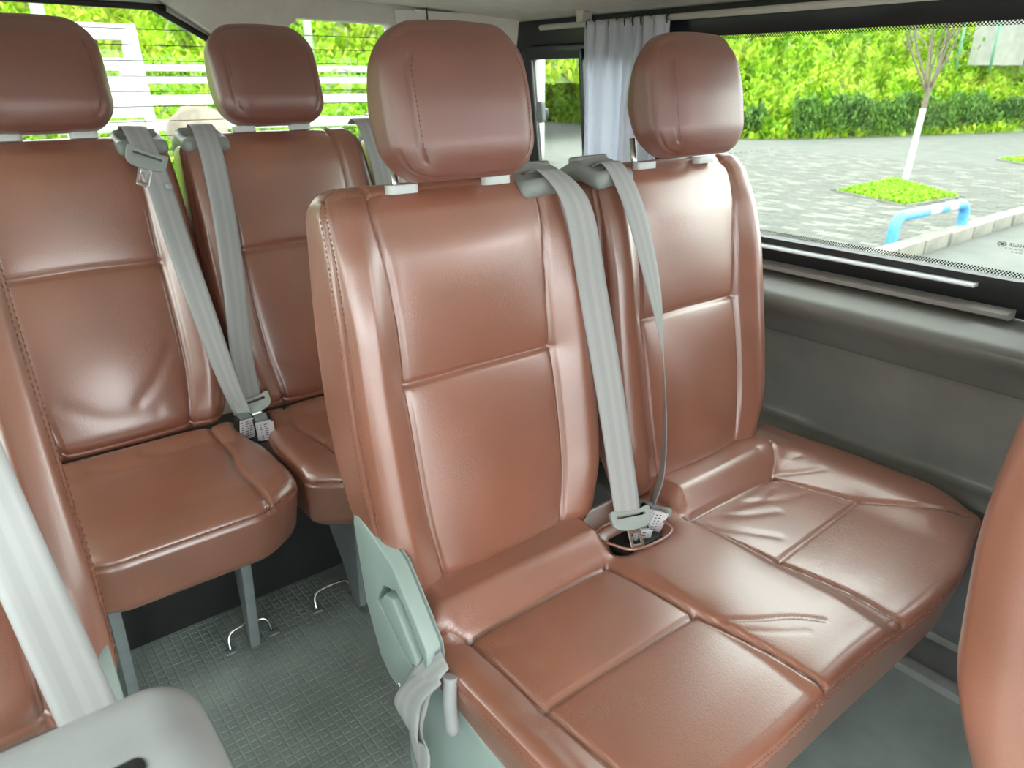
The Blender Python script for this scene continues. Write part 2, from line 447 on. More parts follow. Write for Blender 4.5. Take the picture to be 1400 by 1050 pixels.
# right wall: moulded panel below the window
prof = [(1.62, .022), (1.50, .022), (1.485, .10), (1.475, .26), (1.478, .34), (1.486, .372), (1.50, .386), (1.525, .392), (1.534, .41), (1.538, .46), (1.540, .58),
        (1.532, .600), (1.505, .640), (1.482, .666), (1.475, .682), (1.482, .696), (1.505, .709), (1.54, .725), (1.58, .730), (1.62, .730)]
pp = catmull(prof, 4)
wr = obj('wall_right', extrude_y([tuple(q) for q in pp] , -1.7, Y_R, PANEL, 'wall_right', 1)); wr['kind'] = 'structure'; wr['label'] = 'grey moulded side wall panel below the long window'
pocket = obj('door_pocket', extrude_y([tuple(q) for q in catmull([(1.488, .05), (1.462, .10), (1.445, .22), (1.446, .315), (1.456, .352), (1.472, .366), (1.49, .362), (1.50, .30), (1.50, .06)], 3)], .05, .905, PANEL_LOW, 'pocket'), wr)

def wx(z): return 1.60 - .055 * (z - .80) / .45       # tumblehome of the window plane
EZ = Vector((-.055 / .45, 0, 1.0)).normalized()
def wallplate(outer, holes, th, inset, mat, bevel=0, name='plate'):
    """outline in (y, z measured from z=.8 up the leaning wall), grows towards the cabin"""
    O = Vector((1.60 - inset, 0, .80)); ex = Vector((0, -1, 0)); ey = EZ
    f = lambda L: [(-a, b - .80) for a, b in L]
    # ex x ey points into the cabin: (-Y) x (Z) = -X
    return plate(f(outer), [f(h) for h in holes], th, O, ex, ey, mat, bevel, name)

big = rrect(.415, .806, 1.195, 1.252, (.03, .035, .045, .03)); 
w1 = obj('window_1', wallplate(rrect(.20, .735, 2.02, 1.318, .03), [big, rrect(1.345, .80, 1.845, 1.238, .03)], .028, .0, BLACK, .004, 'frame'))
w1['kind'] = 'structure'; w1['label'] = 'black framed long side window with clear glass'
obj('pane', wallplate(rrect(.39, .79, 1.22, 1.27, .03), [], .004, -.008, GLASS, name='pane'), w1)
# dotted band on the glass border
def frit_mat():
    m, nt, pn = new_mat('dotted_glass_border'); tc = nd(nt, 'ShaderNodeTexCoord'); sp = nd(nt, 'ShaderNodeSeparateXYZ'); nt.links.new(tc.outputs['Object'], sp.inputs[0])
    def mth(op, a, b=None):
        q = nd(nt, 'ShaderNodeMath', operation=op)
        for i, v in enumerate((a, b)):
            if v is None: continue
            if isinstance(v, (int, float)): q.inputs[i].default_value = v
            else: nt.links.new(v, q.inputs[i])
        return q.outputs[0]
    u = mth('ADD', sp.outputs['Y'], sp.outputs['Z']); v = mth('SUBTRACT', sp.outputs['Y'], sp.outputs['Z'])
    k = 2 * math.pi / .0062
    s = mth('ADD', mth('SINE', mth('MULTIPLY', u, k)), mth('SINE', mth('MULTIPLY', v, k)))
    on = mth('GREATER_THAN', s, .15)
    tr = nd(nt, 'ShaderNodeBsdfTransparent'); mx = nd(nt, 'ShaderNodeMixShader'); nt.links.new(on, mx.inputs[0])
    nt.links.new(tr.outputs[0], mx.inputs[1]); nt.links.new(pn.outputs[0], mx.inputs[2]); nt.links.new(mx.outputs[0], nt.nodes['Material Output'].inputs[0])
    pn.inputs['Base Color'].default_value = (.01, .01, .012, 1); pn.inputs['Roughness'].default_value = .4
    return m
obj('dotted_border', wallplate(rrect(.405, .796, 1.205, 1.262, .03), [rrect(.424, .814, 1.186, 1.243, .03)], .001, -.002, frit_mat(), name='frit'), w1)
# strips under the glass
st = obj('window_strip', extrude_y([(1.552, .781), (1.549, .784), (1.552, .787), (1.582, .7885), (1.582, .781)], .525, 1.86, TRIMB, 'strip'), w1)
st2 = obj('trim_3', extrude_y([(1.548, .733), (1.540, .737), (1.540, .745), (1.550, .749), (1.60, .749), (1.60, .733)], .452, 1.95, TRIMM, 'strip')); tag(st2, 'thin grey trim strip between the window frame and the wall panel', 'trim strip', kind='structure')

# sliding rear pane
w2 = obj('window_2', wallplate(rrect(1.335, .79, 1.855, 1.248, .03), [rrect(1.38, .825, 1.81, 1.212, .02)], .016, .030, BLACK, .003, 'frame')); w2['kind'] = 'structure'; w2['label'] = 'small black framed sliding window behind the white curtain'
obj('pane', wallplate(rrect(1.36, .81, 1.83, 1.235, .02), [], .004, .012, GLASS, name='pane'), w2)
obj('pane_divider', wallplate([(1.585, .80), (1.600, .80), (1.593, 1.235), (1.578, 1.235)], [], .012, .046, BLACK, .002), w2)
obj('pane_edge', wallplate([(1.800, .83), (1.806, .83), (1.806, 1.21), (1.800, 1.21)], [], .003, .046, TRIMM, .001), w2)
lt = obj('latch', plate(rrect(-.012, -.03, .012, .03, .011), [], .014, (1.525, 1.775, 1.065), (0, -1, 0), EZ, LEGM, .004, 'latch'), w2)
obj('latch_base', plate(rrect(-.02, -.014, .02, .014, .006), [], .016, (1.545, 1.79, 1.06), (0, -1, 0), EZ, BLACK, .003), lt)

# HIGER mark on the glass, read from outside
def text_mesh(body, size, mat, name):
    cu = bpy.data.curves.new(name, 'FONT'); cu.body = body; cu.size = size; cu.extrude = .0002
    o = bpy.data.objects.new(name, cu); COL.objects.link(o); dg = bpy.context.evaluated_depsgraph_get()
    me = bpy.data.meshes.new_from_object(o.evaluated_get(dg)); COL.objects.unlink(o); bpy.data.objects.remove(o); bpy.data.curves.remove(cu)
    me.materials.clear(); me.materials.append(mat); return me
def glass_text(body, size, y, z, name='glass_mark'):
    me = text_mesh(body, size, BLACK, name); n = len(me.vertices); co = np.zeros(n * 3); me.vertices.foreach_get('co', co); co = co.reshape(-1, 3)
    W = np.stack([np.full(n, wx(z) + .006) - .122 * co[:, 1] + co[:, 2], y + co[:, 0], z + co[:, 1]], 1)
    me.vertices.foreach_set('co', W.ravel()); me.update(); return obj(name, me, w1)

# curtain rail, bracket, hooks
rail = obj('curtain_rail', tube([(1.478, 1.735, 1.288), (1.478, .3, 1.288)], .0075, CREAM, 10, 'rail', smooth=0)); tag(rail, 'cream curtain rail running along the top of the side window', 'curtain rail')
br = obj('rail_bracket', plate([(-.024, 0), (.024, 0), (.024, -.008), (.012, -.012), (.010, -.04), (-.012, -.04), (-.016, -.012), (-.024, -.006)], [], .045, (1.52, 1.575, 1.329), (0, -1, 0), (0, 0, 1), CREAM, .003)); tag(br, 'cream plastic bracket holding the curtain rail below the ceiling', 'bracket')

# ceiling
cp = [(X_L, 1.24), (X_L + .03, 1.29), (X_L + .10, 1.325), (.2, 1.352), (.6, 1.357), (1.0, 1.352), (1.30, 1.342), (1.42, 1.332), (1.50, 1.318), (1.545, 1.300), (1.60, 1.300), (1.60, 1.42), (X_L, 1.42)]
ce = obj('ceiling', extrude_y(cp, -1.7, 2.08, HEADLINER, 'ceiling')); ce['kind'] = 'structure'; ce['label'] = 'pale grey fabric headliner of the van roof'

# rear corner pillar (between hatch and side window)
pv = [(1.575, 1.862), (1.540, 1.885), (1.495, 1.94), (1.42, 1.985), (1.29, 2.01), (1.20, 2.02), (1.20, 2.10), (1.60, 2.10), (1.60, 1.95), (1.59, 1.862)]
P2 = catmull(pv[:6], 5); prof2 = [tuple(q) for q in P2] + pv[6:]
V, F = [], []; m = len(prof2)
zs = [.25, .8, 1.1, 1.22, 1.29, 1.318, 1.335]
for z in zs:
    k = 0 if z < 1.2 else (z - 1.2) * .25
    for x, y in prof2: V.append((x - k - .0 * (z - .25), y - k * .6, z))
for i in range(len(zs) - 1):
    for k in range(m):
        a = i * m + k; b = i * m + (k + 1) % m; F.append((a, b, b + m, a + m))
F += [tuple(range(m - 1, -1, -1)), tuple(range((len(zs) - 1) * m, len(zs) * m))]
me = mesh_from('pillar', V, F, PILLAR); me.set_sharp_from_angle(angle=math.radians(50))
pl = obj('wall_rear', me); tag(pl, 'pale plastic corner pillar between the rear hatch and the side window', 'pillar', kind='structure')
obj('panel_seam', tube([(1.262, 1.985, 1.345), (1.268, 1.992, 1.30), (1.272, 1.998, 1.10)], .0022, DARK, 6, 'seam'), pl)

# rear hatch with its window
hz = 1.306
opening = [(-.28, .86), (1.13, .86), (1.16, .90), (1.170, 1.10), (1.168, 1.28), (1.155, 1.298), (.885, 1.302), (.865, 1.296), (.805, 1.252), (.79, 1.243), (.77, 1.238), (.68, 1.238), (.65, 1.243), (.625, 1.256), (.545, 1.300), (.525, 1.308), (.49, 1.311), (-.26, 1.316), (-.28, 1.30)]
hw = obj('wall_back', plate([(X_L, .2), (1.24, .2), (1.24, 1.40), (X_L, 1.40)], [opening], .05, (0, 2.06, 0), (1, 0, 0), (0, 0, 1), HATCH, .012, 'hatch')); tag(hw, 'grey rear hatch trim around the rear window', 'hatch', kind='structure')
# ex x ez = -Y : grows toward the cabin
w3 = obj('window_3', plate([(-.32, .80), (1.22, .80), (1.22, 1.36), (-.32, 1.36)], [], .004, (0, 2.075, 0), (1, 0, 0), (0, 0, 1), GLASSR, name='rear_glass')); tag(w3, 'rear window glass with thin heating lines', 'window', kind='structure')
for k in range(12):
    z = .885 + k * .0345
    obj('heating_line', box(-.30, 1.19, 2.068, 2.0695, z - .0008, z + .0008, BLACK), w3)
seal = [p_ for p_ in opening if p_[1] > 1.235 and p_[0] < .80]
sp3 = [(x, 2.006, z - .002) for x, z in seal[::-1]]
obj('rubber_seal', tube([sp3[0]] + sp3[1:], .0075, RUBBER, 8, 'seal', smooth=3), hw)
# housing of the hatch over the middle of the window
hp = smooth_poly([(.53, 1.330), (.60, 1.285), (.655, 1.252), (.69, 1.246), (.76, 1.246), (.80, 1.256), (.875, 1.312), (.88, 1.345), (.70, 1.35), (.53, 1.345)], 4)
obj('hatch_housing', plate(hp, [], .05, (0, 2.012, 0), (1, 0, 0), (0, 0, 1), HATCH, .018, 'housing', 4), hw)

# left wall behind the sliding door; front section added to shade the aisle seat
wl = obj('wall_left', plate([(.40, .0), (2.05, .0), (2.05, 1.36), (.40, 1.36)], [rrect(1.03, .76, 1.92, 1.24, .05), rrect(.48, .76, .96, 1.24, .05)], .05, (X_L - .05, 0, 0), (0, 1, 0), (0, 0, 1), PANEL, .008, 'left')); tag(wl, 'side wall of the van behind the sliding door', 'wall', kind='structure')
w4 = obj('window_4', plate(rrect(.46, .74, 1.94, 1.26, .05), [], .004, (X_L - .03, 0, 0), (0, 1, 0), (0, 0, 1), GLASS, name='pane')); tag(w4, 'side window behind the sliding door', 'window', kind='structure')

# ------------------------------------------------------------------ seats
def put_panels(panels, names, mats, parent, loc, main):
    """main panel becomes the part, the others its sub-parts"""
    V, Fq, N = panels[main]
    part = obj(names[main], mesh_from(names[main], V, Fq, mats[main], normals=N), parent, loc)
    subs = []
    for k in panels:
        if k == main: continue
        V, Fq, N = panels[k]
        subs.append(obj(names[k], mesh_from(names[k], V, Fq, mats[k], normals=N), part))
    return part

def copy_part(part, parent, loc):
    c = part.copy(); COL.objects.link(c); c.parent = parent; c.location = loc
    for ch in part.children:
        d = ch.copy(); COL.objects.link(d); d.parent = c
    return c

def make_backrest(rec, res, width=.44, H=.62, seam_z=.327, seam_x=.135, top_flare=.015, bolster=.026, thick=.135, wrinkles=(), taper=.09, bulge=.03):
    hx, hy, hz_ = width / 2, thick / 2, H / 2
    z0 = -.012
    fx, _ = rec_xform((0, 0, 0), rec)
    def shape(P, pos, n):
        x, y, z = pos[:, 0].copy(), pos[:, 1] + hy, pos[:, 2] + hz_ + z0
        wb = np.clip((P[:, 1] + hy) / (2 * hy), 0, 1); wf = 1 - wb
        prof_ = .35 + .65 * sstep(.60, .40, z) * sstep(-.02, .12, z)
        y = y - wf * bolster * sstep(seam_x - .01, hx - .035, np.abs(x)) * prof_
        y = y - wf * (.014 * gauss(z - .14, .13) + .006 * gauss(z - .48, .10)) * sstep(seam_x + .05, 0, np.abs(x))
        y = y - wb * .055 * sstep(.26, .0, z) - wb * .03 * sstep(.35, .62, z)
        y = y + wf * .018 * sstep(.50, .62, z)
        x = x * (1 - taper * sstep(.17, -.02, z) ** 1.3) * (1 + bulge * gauss(z - .26, .17)) * (1 - .03 * sstep(.45, .62, z))
        return fx(np.stack([x, y, z], 1))
    cz = lambda z: z - hz_ - z0
    sv = lambda s: [(s * (seam_x - .006), cz(-.012)), (s * (seam_x - .001), cz(.10)), (s * seam_x, cz(seam_z)), (s * (seam_x + .004), cz(.46)), (s * (seam_x + top_flare), cz(.56)), (s * (seam_x + top_flare - .004), cz(.608))]
    seams = [dict(plane=(0, 2), axis=1, sign=-1, pts=sv(s), A=.0070, w=.0036, B=.005, bw=.022, w0=.0, w1=.25) for s in (-1, 1)]
    seams += [dict(plane=(0, 2), axis=1, sign=-1, pts=[(-seam_x, cz(seam_z)), (0, cz(seam_z + .003)), (seam_x, cz(seam_z))], A=.006, w=.0036, B=.007, bw=.026)]
    gb = -hy + .030
    for s in (-1, 1):
        seams.append(dict(plane=(1, 2), axis=0, sign=s, pts=[(gb + .012, cz(.02)), (gb + .004, cz(.12)), (gb, cz(.3)), (gb, cz(.55)), (gb + .004, cz(.595)), (gb + .02, cz(.61))], A=.0035, w=.003, B=.003, bw=.012))
    for wr_ in wrinkles: seams.append(dict(plane=(0, 2), axis=1, sign=-1, pts=[(a, cz(b)) for a, b in wr_[0]], A=wr_[1], w=wr_[2]))
    S = Soft((hx, hy, hz_), .044, res, shape, seams)
    svp = {s: catmull(sv(s)) for s in (-1, 1)}
    def panel(c, n, fax):
        lab = np.zeros(len(c), int)
        front = n[:, 1] < -.02
        edge = np.interp(c[:, 2], svp[1][:, 1], svp[1][:, 0])
        mid = (np.abs(c[:, 0]) < edge) & front & (n[:, 2] < .9) & (c[:, 1] < -hy + .03)
        zz = c[:, 2] + hz_ + z0
        lab[mid & (zz >= seam_z)] = 1; lab[mid & (zz < seam_z)] = 2
        bol = (~mid) & ((c[:, 1] < gb) )
        lab[bol & (c[:, 0] < 0)] = 3; lab[bol & (c[:, 0] >= 0)] = 4
        return lab
    pan = S.build(panel)
    stv = []
    for s in (-1, 1):
        for db in (-.0085, .0085):
            L = [(gb + .012 + db, cz(.03)), (gb + .004 + db, cz(.12)), (gb + db, cz(.3)), (gb + db, cz(.55)), (gb + .004 + db, cz(.59))]
            stv.append(S.stitches(L, (1, 2), 0, s * hx))
    return S, pan, join(*stv)

BN = {0: 'backrest', 1: 'upper_panel', 2: 'lower_panel', 3: 'side_bolster', 4: 'side_bolster'}
BM = {0: LEATHER, 1: LEATHER, 2: LEATHER, 3: LEATHER, 4: LEATHER}

def add_backrest(proto, parent, loc):
    S, pan, stv = proto
    part = put_panels(pan, BN, BM, parent, loc, 0)
    obj('stitching', mesh_from('stitching', stv[0], stv[1], THREAD), part, kind='stuff')
    return part

def make_headrest(rec, res, w=.230, H=.198, d=.115, fwd=.03):
    fx, _ = rec_xform((0, 0, 0), rec)
    hx, hy, hz_ = w / 2, d / 2, H / 2
    def shape(P, pos, n):
        x, y, z = pos[:, 0].copy(), pos[:, 1].copy(), pos[:, 2] + hz_
        wb = np.clip((P[:, 1] + hy) / (2 * hy), 0, 1); wf = 1 - wb
        t = z / H
        x = x * (1 + .035 * gauss(t - .5, .45) - .015 * sstep(.3, -.05, t) - .04 * sstep(.65, 1.05, t))
        y = y - wf * .012 * np.cos(np.clip(x / hx, -1, 1) * 1.4) + wf * .020 * sstep(.45, 1.15, t) - wb * .03 * sstep(.45, 1.0, t) - wb * .02 * sstep(.5, 0, t)
        z = z + .006 * np.cos(np.clip(x / hx, -1, 1) * 1.5) * sstep(.5, 1, t)
        return fx(np.stack([x, y, z], 1))
    gx = hx - .017
    cz = lambda z: z - hz_
    seams = []
    for s in (-1, 1):
        seams.append(dict(plane=(0, 2), axis=1, sign=-1, pts=[(s * (gx - .004), cz(.012)), (s * gx, cz(.05)), (s * gx, cz(.13)), (s * (gx - .006), cz(H - .045))], A=.003, w=.003, B=.002, bw=.01, w0=.05, w1=.3))
    seams.append(dict(plane=(0, 1), axis=2, sign=-1, pts=[(-hx, -hy + .028), (hx, -hy + .028)], A=.003, w=.003))
    S = Soft((hx, hy, hz_), .046, res, shape, seams, scale=(1.12, 0.95, 1.12))
    def panel(c, n, fax):
        lab = np.zeros(len(c), int)
        lab[(np.abs(c[:, 0]) > gx) & (c[:, 0] < 0)] = 1; lab[(np.abs(c[:, 0]) > gx) & (c[:, 0] > 0)] = 2
        return lab
    pan = S.build(panel); stv = []
    for s in (-1, 1):
        stv.append(S.stitches([(s * (gx - .011), cz(.018)), (s * (gx - .007), cz(.05)), (s * (gx - .007), cz(.13)), (s * (gx - .013), cz(H - .045))], (0, 2), 1, -hy, .006, .0045, .0010))
    return S, pan, join(*stv), fx

HN = {0: 'headrest', 1: 'headrest_side', 2: 'headrest_side'}; HM = {k: LEATHER_HEAD for k in range(3)}

def collar_mesh(mat=COLLAR):
    me = plate(rrect(-.024, -.011, .024, .011, .009), [], .012, (0, 0, 0), (1, 0, 0), (0, 1, 0), mat, .003, 'collar', 3); return me
COLLAR_ME = collar_mesh()
POST_ME = tube([(0, 0, -.02), (0, 0, .05)], .0055, STEEL, 10, 'post', smooth=0)

def guide_parts(parent, O, rec, yaw=0, w=.098, mirror=1):
    """belt guide on the top corner of a backrest: bezel with a slot under a hood"""
    a = math.radians(rec); R = Matrix.Rotation(yaw, 3, 'Z') @ Matrix.Rotation(-a, 3, 'X')
    def shape(P, pos, n):
        x, y, z = pos.T
        z = z - .020 * sstep(.01, -.05, y) - .012 * sstep(.005, .05, y) + .004 * gauss(x, .03)
        q = np.stack([x, y, z], 1)
        return q
    def xf(V): return np.array([tuple(R @ Vector(v)) for v in V]) 
    S = Soft((w / 2, .052, .017), .014, .004, shape, [dict(plane=(0, 1), axis=2, sign=1, pts=[(-.030, -.012), (.030, -.012)], A=.010, w=.006), dict(plane=(0, 1), axis=2, sign=1, pts=[(-.026, -.03), (.026, -.03)], A=.007, w=.014)])
    pan = S.build(lambda c, n, f: np.zeros(len(c), int))
    V, Fq, N = pan[0]
    g = obj('belt_guide', mesh_from('belt_guide', xf(V), Fq, GUIDE, normals=xf(N)), parent, O)
    S2 = Soft((.040, .013, .007), .006, .003, lambda P, p_, n: p_ + np.array([0, .012, .016]), [])
    V, Fq, N = S2.build(lambda c, n, f: np.zeros(len(c), int))[0]
    obj('guide_bar', mesh_from('guide_bar', xf(V), Fq, GUIDE, normals=xf(N)), g)
    V = [(-.031, -.008, .006), (.031, -.008, .006), (.031, -.018, .001), (-.031, -.018, .001), (-.031, -.008, -.004), (.031, -.008, -.004), (.031, -.018, -.004), (-.031, -.018, -.004)]
    obj('guide_slot', mesh_from('guide_slot', xf(V), [(0, 3, 2, 1), (4, 5, 6, 7), (0, 1, 5, 4), (1, 2, 6, 5), (2, 3, 7, 6), (3, 0, 4, 7)], DARK, False), g)
    return g

def tongue_thing(parent, O, ex, ey, flip=1, k=1.0):
    """belt tongue: plastic grip bar with slot and a metal plate with a square hole; ex along the width, ey pointing to the plate"""
    ex, ey = Vector(ex).normalized(), Vector(ey).normalized(); ey = (ey - ex * ey.dot(ex)).normalized()
    grip = smooth_poly([(-.037 * k, -.010 * k), (-.034 * k, -.018 * k), (-.015 * k, -.014 * k), (.015 * k, -.014 * k), (.034 * k, -.018 * k), (.037 * k, -.010 * k), (.034 * k, .010 * k), (.016 * k, .018 * k), (-.016 * k, .018 * k), (-.034 * k, .010 * k)], 4)
    n = ex.cross(ey)
    g = obj('tongue', plate(grip, [rrect(-.027 * k, -.008 * k, .027 * k, -.003 * k, .002 * k, 3)], .011 * k, Vector(O) - n * .0055 * k, ex, ey, TONGUE, .0028 * k, 'tongue', 3), parent)
    obj('tongue_plate', plate(rrect(-.0125 * k, .010 * k, .0125 * k, .052 * k, .004 * k, 4), [rrect(-.0065 * k, .026 * k, .0065 * k, .044 * k, .002 * k, 3)], .003 * k, Vector(O) - n * .0015 * k, ex, ey, STEEL, .0007 * k, 'tongue_plate'), g)
    return g

# ---- front bench: two backrests on one long cushion
REC = 10.0; CY, CZ = .79, .425
sinr, cosr = math.sin(math.radians(REC)), math.cos(math.radians(REC))
def on_back(cx, x, y, z, cy=CY, cz=CZ, rec=REC):
    s, c = math.sin(math.radians(rec)), math.cos(math.radians(rec))
    return np.array([cx + x, cy + y * c + z * s, cz - y * s + z * c])

bench = thing('bench_seat', 'brown leather two-seat bench with two backrests and headrests beside the side window', 'seat', (.92, .56, 0))
BL = np.array([.92, .56, 0])
front_proto = make_backrest(REC, .0038)
b1 = add_backrest(front_proto, bench, np.array([.62, CY, CZ]) - BL); b1['label'] = 'backrest nearer the aisle'
b2 = copy_part(b1, bench, np.array([1.115, CY, CZ]) - BL); b2['label'] = 'backrest beside the side window'
HS, hpan, hst, hfx = make_headrest(REC, .0038)
def add_headrest(parent, cx, cy, cz, rec, BL, proto, zoff=.603, yoff=-.006, xs=(-.082, .082)):
    S, pan, stv, fx = proto
    part = put_panels(pan, HN, HM, parent, on_back(cx, 0, yoff, zoff, cy, cz, rec) - BL, 0)
    obj('stitching', mesh_from('stitching', stv[0], stv[1], THREAD), part, kind='stuff')
    for s in xs:
        c = obj('collar', COLLAR_ME, parent, on_back(cx, s, .022, zoff - .010, cy, cz, rec) - BL); c.rotation_euler.x = -math.radians(rec - 6)
        q = obj('post', POST_ME, parent, on_back(cx, s, .036, zoff - .012, cy, cz, rec) - BL); q.rotation_euler.x = -math.radians(rec)
    return part
h1 = add_headrest(bench, .611, CY, CZ, REC, BL, (HS, hpan, hst, hfx))
h2 = copy_part(h1, bench, on_back(1.114, 0, -.006, .606) - BL)
for s in (-.082, .082):
    c = obj('collar', COLLAR_ME, bench, on_back(1.108, s, .022, .593) - BL); c.rotation_euler.x = -math.radians(4)
    q = obj('post', POST_ME, bench, on_back(1.108, s, .045, .598) - BL); q.rotation_euler.x = -math.radians(REC)

# bench cushion
CW = (.515, .265, .085); CC = np.array([.925, .585, .315])
def cx_(X, Y): return (X - CC[0], Y - CC[1])
def cushion_shape(P, pos, n):
    X, Y = P[:, 0] + CC[0], P[:, 1] + CC[1]
    x, y, z = pos[:, 0].copy(), pos[:, 1].copy(), pos[:, 2].copy()
    wt = np.clip((P[:, 2] + CW[2]) / (2 * CW[2]), 0, 1)
    inb = sstep(.770, .80, X) * sstep(1.0, .965, X)            # bridge between the seats
    roll = sstep(.700, .752, Y) * (1 - inb) * sstep(.405, .47, X) * sstep(1.38, 1.26, X)
    z = z + wt * (.042 * roll + .008 * inb + .020 * sstep(1.25, 1.36, X) * sstep(.30, .50, Y) + .006 * sstep(.48, .44, X))
    z = z - wt * .008 * sstep(.42, .33, Y)
    z = z - wt * .002 * (gauss(X - .62, .11) + gauss(X - 1.12, .11)) * gauss(Y - .60, .12)
    # plan: rounded towards the right-hand front corner, valance tucked under
    y = y + .045 * sstep(1.22, 1.46, X) * sstep(.50, .32, Y) + .012 * sstep(.50, .40, X) * sstep(.45, .32, Y)
    y = y + (1 - wt) * .03 * sstep(.45, .32, Y)
    y = y + .004 * np.sin((X - .79) * 15) * sstep(.40, .33, Y) * wt
    x = x + (1 - wt) * (.03 * sstep(.50, .41, X) - .03 * sstep(1.36, 1.44, X)) - .015 * sstep(1.36, 1.44, X) * sstep(.6, .8, Y)
    return np.stack([x, y, z], 1)
L1 = [(.470, .80), (.476, .703), (.477, .62), (.479, .536), (.485, .42), (.492, .345), (.494, .315)]
L2 = [(.752, .80), (.760, .703), (.770, .62), (.780, .533), (.792, .42), (.803, .33), (.805, .315)]
L3 = [(.965, .80), (.973, .705), (.985, .62), (.997, .53), (1.012, .42), (1.022, .33), (1.024, .315)]
L4 = [(1.235, .80), (1.240, .702), (1.262, .62), (1.286, .544), (1.33, .46), (1.385, .385), (1.40, .36)]
cs = []
for L, A in ((L1, .006), (L2, .007), (L3, .005), (L4, .006)):
    cs.append(dict(plane=(0, 1), axis=2, sign=1, pts=[cx_(*q) for q in L[1:]], A=A, w=.0034, B=.004, bw=.03))
for a, b in (((.476, .703), (.760, .703)), ((.973, .705), (1.240, .702))):
    cs.append(dict(plane=(0, 1), axis=2, sign=1, pts=[cx_(*a), cx_(*b)], A=.008, w=.0040, B=.004, bw=.025))
for a, b in (((.479, .536), (.780, .533)), ((.997, .531), (1.286, .544))):
    cs.append(dict(plane=(0, 1), axis=2, sign=1, pts=[cx_(*a), cx_(*b)], A=.006, w=.0034, B=.005, bw=.03))
cs.append(dict(plane=(0, 1), axis=2, sign=1, pts=[cx_(.476, .703), cx_(.45, .725), cx_(.41, .732)], A=.005, w=.004, B=.004, bw=.015))
cs.append(dict(plane=(0, 1), axis=2, sign=1, pts=[cx_(1.240, .702), cx_(1.28, .725), cx_(1.31, .76)], A=.004, w=.004, B=.004, bw=.015))
cs.append(dict(plane=(0, 2), axis=1, sign=-1, pts=[(-.52, .062), (.52, .062)], A=.0045, w=.0035, B=.002, bw=.01, smooth=False))
cs.append(dict(plane=(1, 2), axis=0, sign=1, pts=[(-.25, .062), (.25, .062)], A=.0045, w=.0035, smooth=False))
cs.append(dict(plane=(1, 2), axis=0, sign=-1, pts=[(-.25, .062), (.16, .062), (.25, .07)], A=.0045, w=.0035, smooth=False))
# folds in the leather
for pts, A, w in (([(.785, .50), (.83, .46), (.875, .43), (.91, .395)], .0026, .0032), ([(.80, .455), (.83, .425), (.87, .395)], .0012, .003),
                  ([(1.03, .69), (1.07, .65), (1.13, .62)], .0016, .010), ([(1.06, .69), (1.13, .665), (1.20, .675)], .0016, .009),
                  ([(1.00, .66), (1.03, .61), (1.06, .57)], .0014, .009), ([(1.10, .69), (1.17, .64), (1.24, .62)], .0014, .010),
                  ([(1.25, .72), (1.28, .68), (1.32, .64)], .0018, .007), ([(1.25, .745), (1.29, .73), (1.33, .70)], .0018, .007),
                  ([(.50, .66), (.53, .64), (.53, .58)], .0018, .010), ([(.43, .62), (.45, .52), (.445, .42)], .0015, .009)):
    cs.append(dict(plane=(0, 1), axis=2, sign=1, pts=[cx_(*q) for q in pts], A=A, w=w))
# belt pocket in the bridge
cs.append(dict(plane=(0, 1), axis=2, sign=1, pts=[cx_(.82, .728), cx_(.90, .728)], A=.034, w=.028, smooth=False))
CS = Soft(CW, .026, .0042, cushion_shape, cs)
def side(L): P_ = catmull(L); return lambda y: np.interp(y, P_[::-1, 1], P_[::-1, 0])
s1, s2, s3, s4 = side(L1), side(L2), side(L3), side(L4)
def cush_panel(c, n, fax):
    X, Y = c[:, 0] + CC[0], c[:, 1] + CC[1]
    top = c[:, 2] > .062
    lab = np.zeros(len(c), int)
    a, b, d, e = s1(Y), s2(Y), s3(Y), s4(Y)
    lab[top & (X < a)] = 1
    for k, lo, hi in ((2, a, b), (6, d, e)):
        m_ = top & (X >= lo) & (X < hi)
        lab[m_ & (Y > .703)] = k; lab[m_ & (Y <= .703) & (Y > .535)] = k + 1; lab[m_ & (Y <= .535)] = k + 2
    lab[top & (X >= b) & (X < d)] = 5
    lab[top & (X >= e)] = 9
    return lab
cpan = CS.build(cush_panel)
CN = {0: 'cushion', 1: 'cushion_bolster', 2: 'rear_roll', 3: 'seat_panel', 4: 'seat_panel', 5: 'centre_bridge', 6: 'rear_roll', 7: 'seat_panel', 8: 'seat_panel', 9: 'cushion_bolster'}
CM = {k: LEATHER for k in CN}; CM[5] = LEATHER_WORN; CM[4] = LEATHER_WORN; CM[8] = LEATHER_WORN
cush = put_panels(cpan, CN, CM, bench, CC - BL, 0)
sts = [CS.stitches([(-.50, .070), (.50, .070)], (0, 2), 1, -CW[1], .0075, .0055, .0011, smooth=False),
       CS.stitches([(-.50, .054), (.50, .054)], (0, 2), 1, -CW[1], .0075, .0055, .0011, smooth=False),
       CS.stitches([(-.24, .070), (.15, .070)], (1, 2), 0, -CW[0], .0075, .0055, .0011, smooth=False)]
sj = join(*sts); obj('stitching', mesh_from('stitching', sj[0], sj[1], THREAD), cush, kind='stuff')
# rim of the belt pocket
zt = .400
rim = []
for (x, y) in smooth_poly([(.797, .770), (.800, .715), (.82, .690), (.87, .682), (.912, .690), (.922, .72), (.917, .768)], 4): rim.append((x - BL[0], y - BL[1], .409))
obj('pocket_rim', tube(rim + [rim[0]], .0028, LEATHER, 6, 'pocket_rim', smooth=0), cush, tuple(-(CC - BL)))
obj('pocket_well', box(.812 - .925, .908 - .925, .704 - .585, .775 - .585, .350 - .315, .394 - .315, DARK, .006), cush)

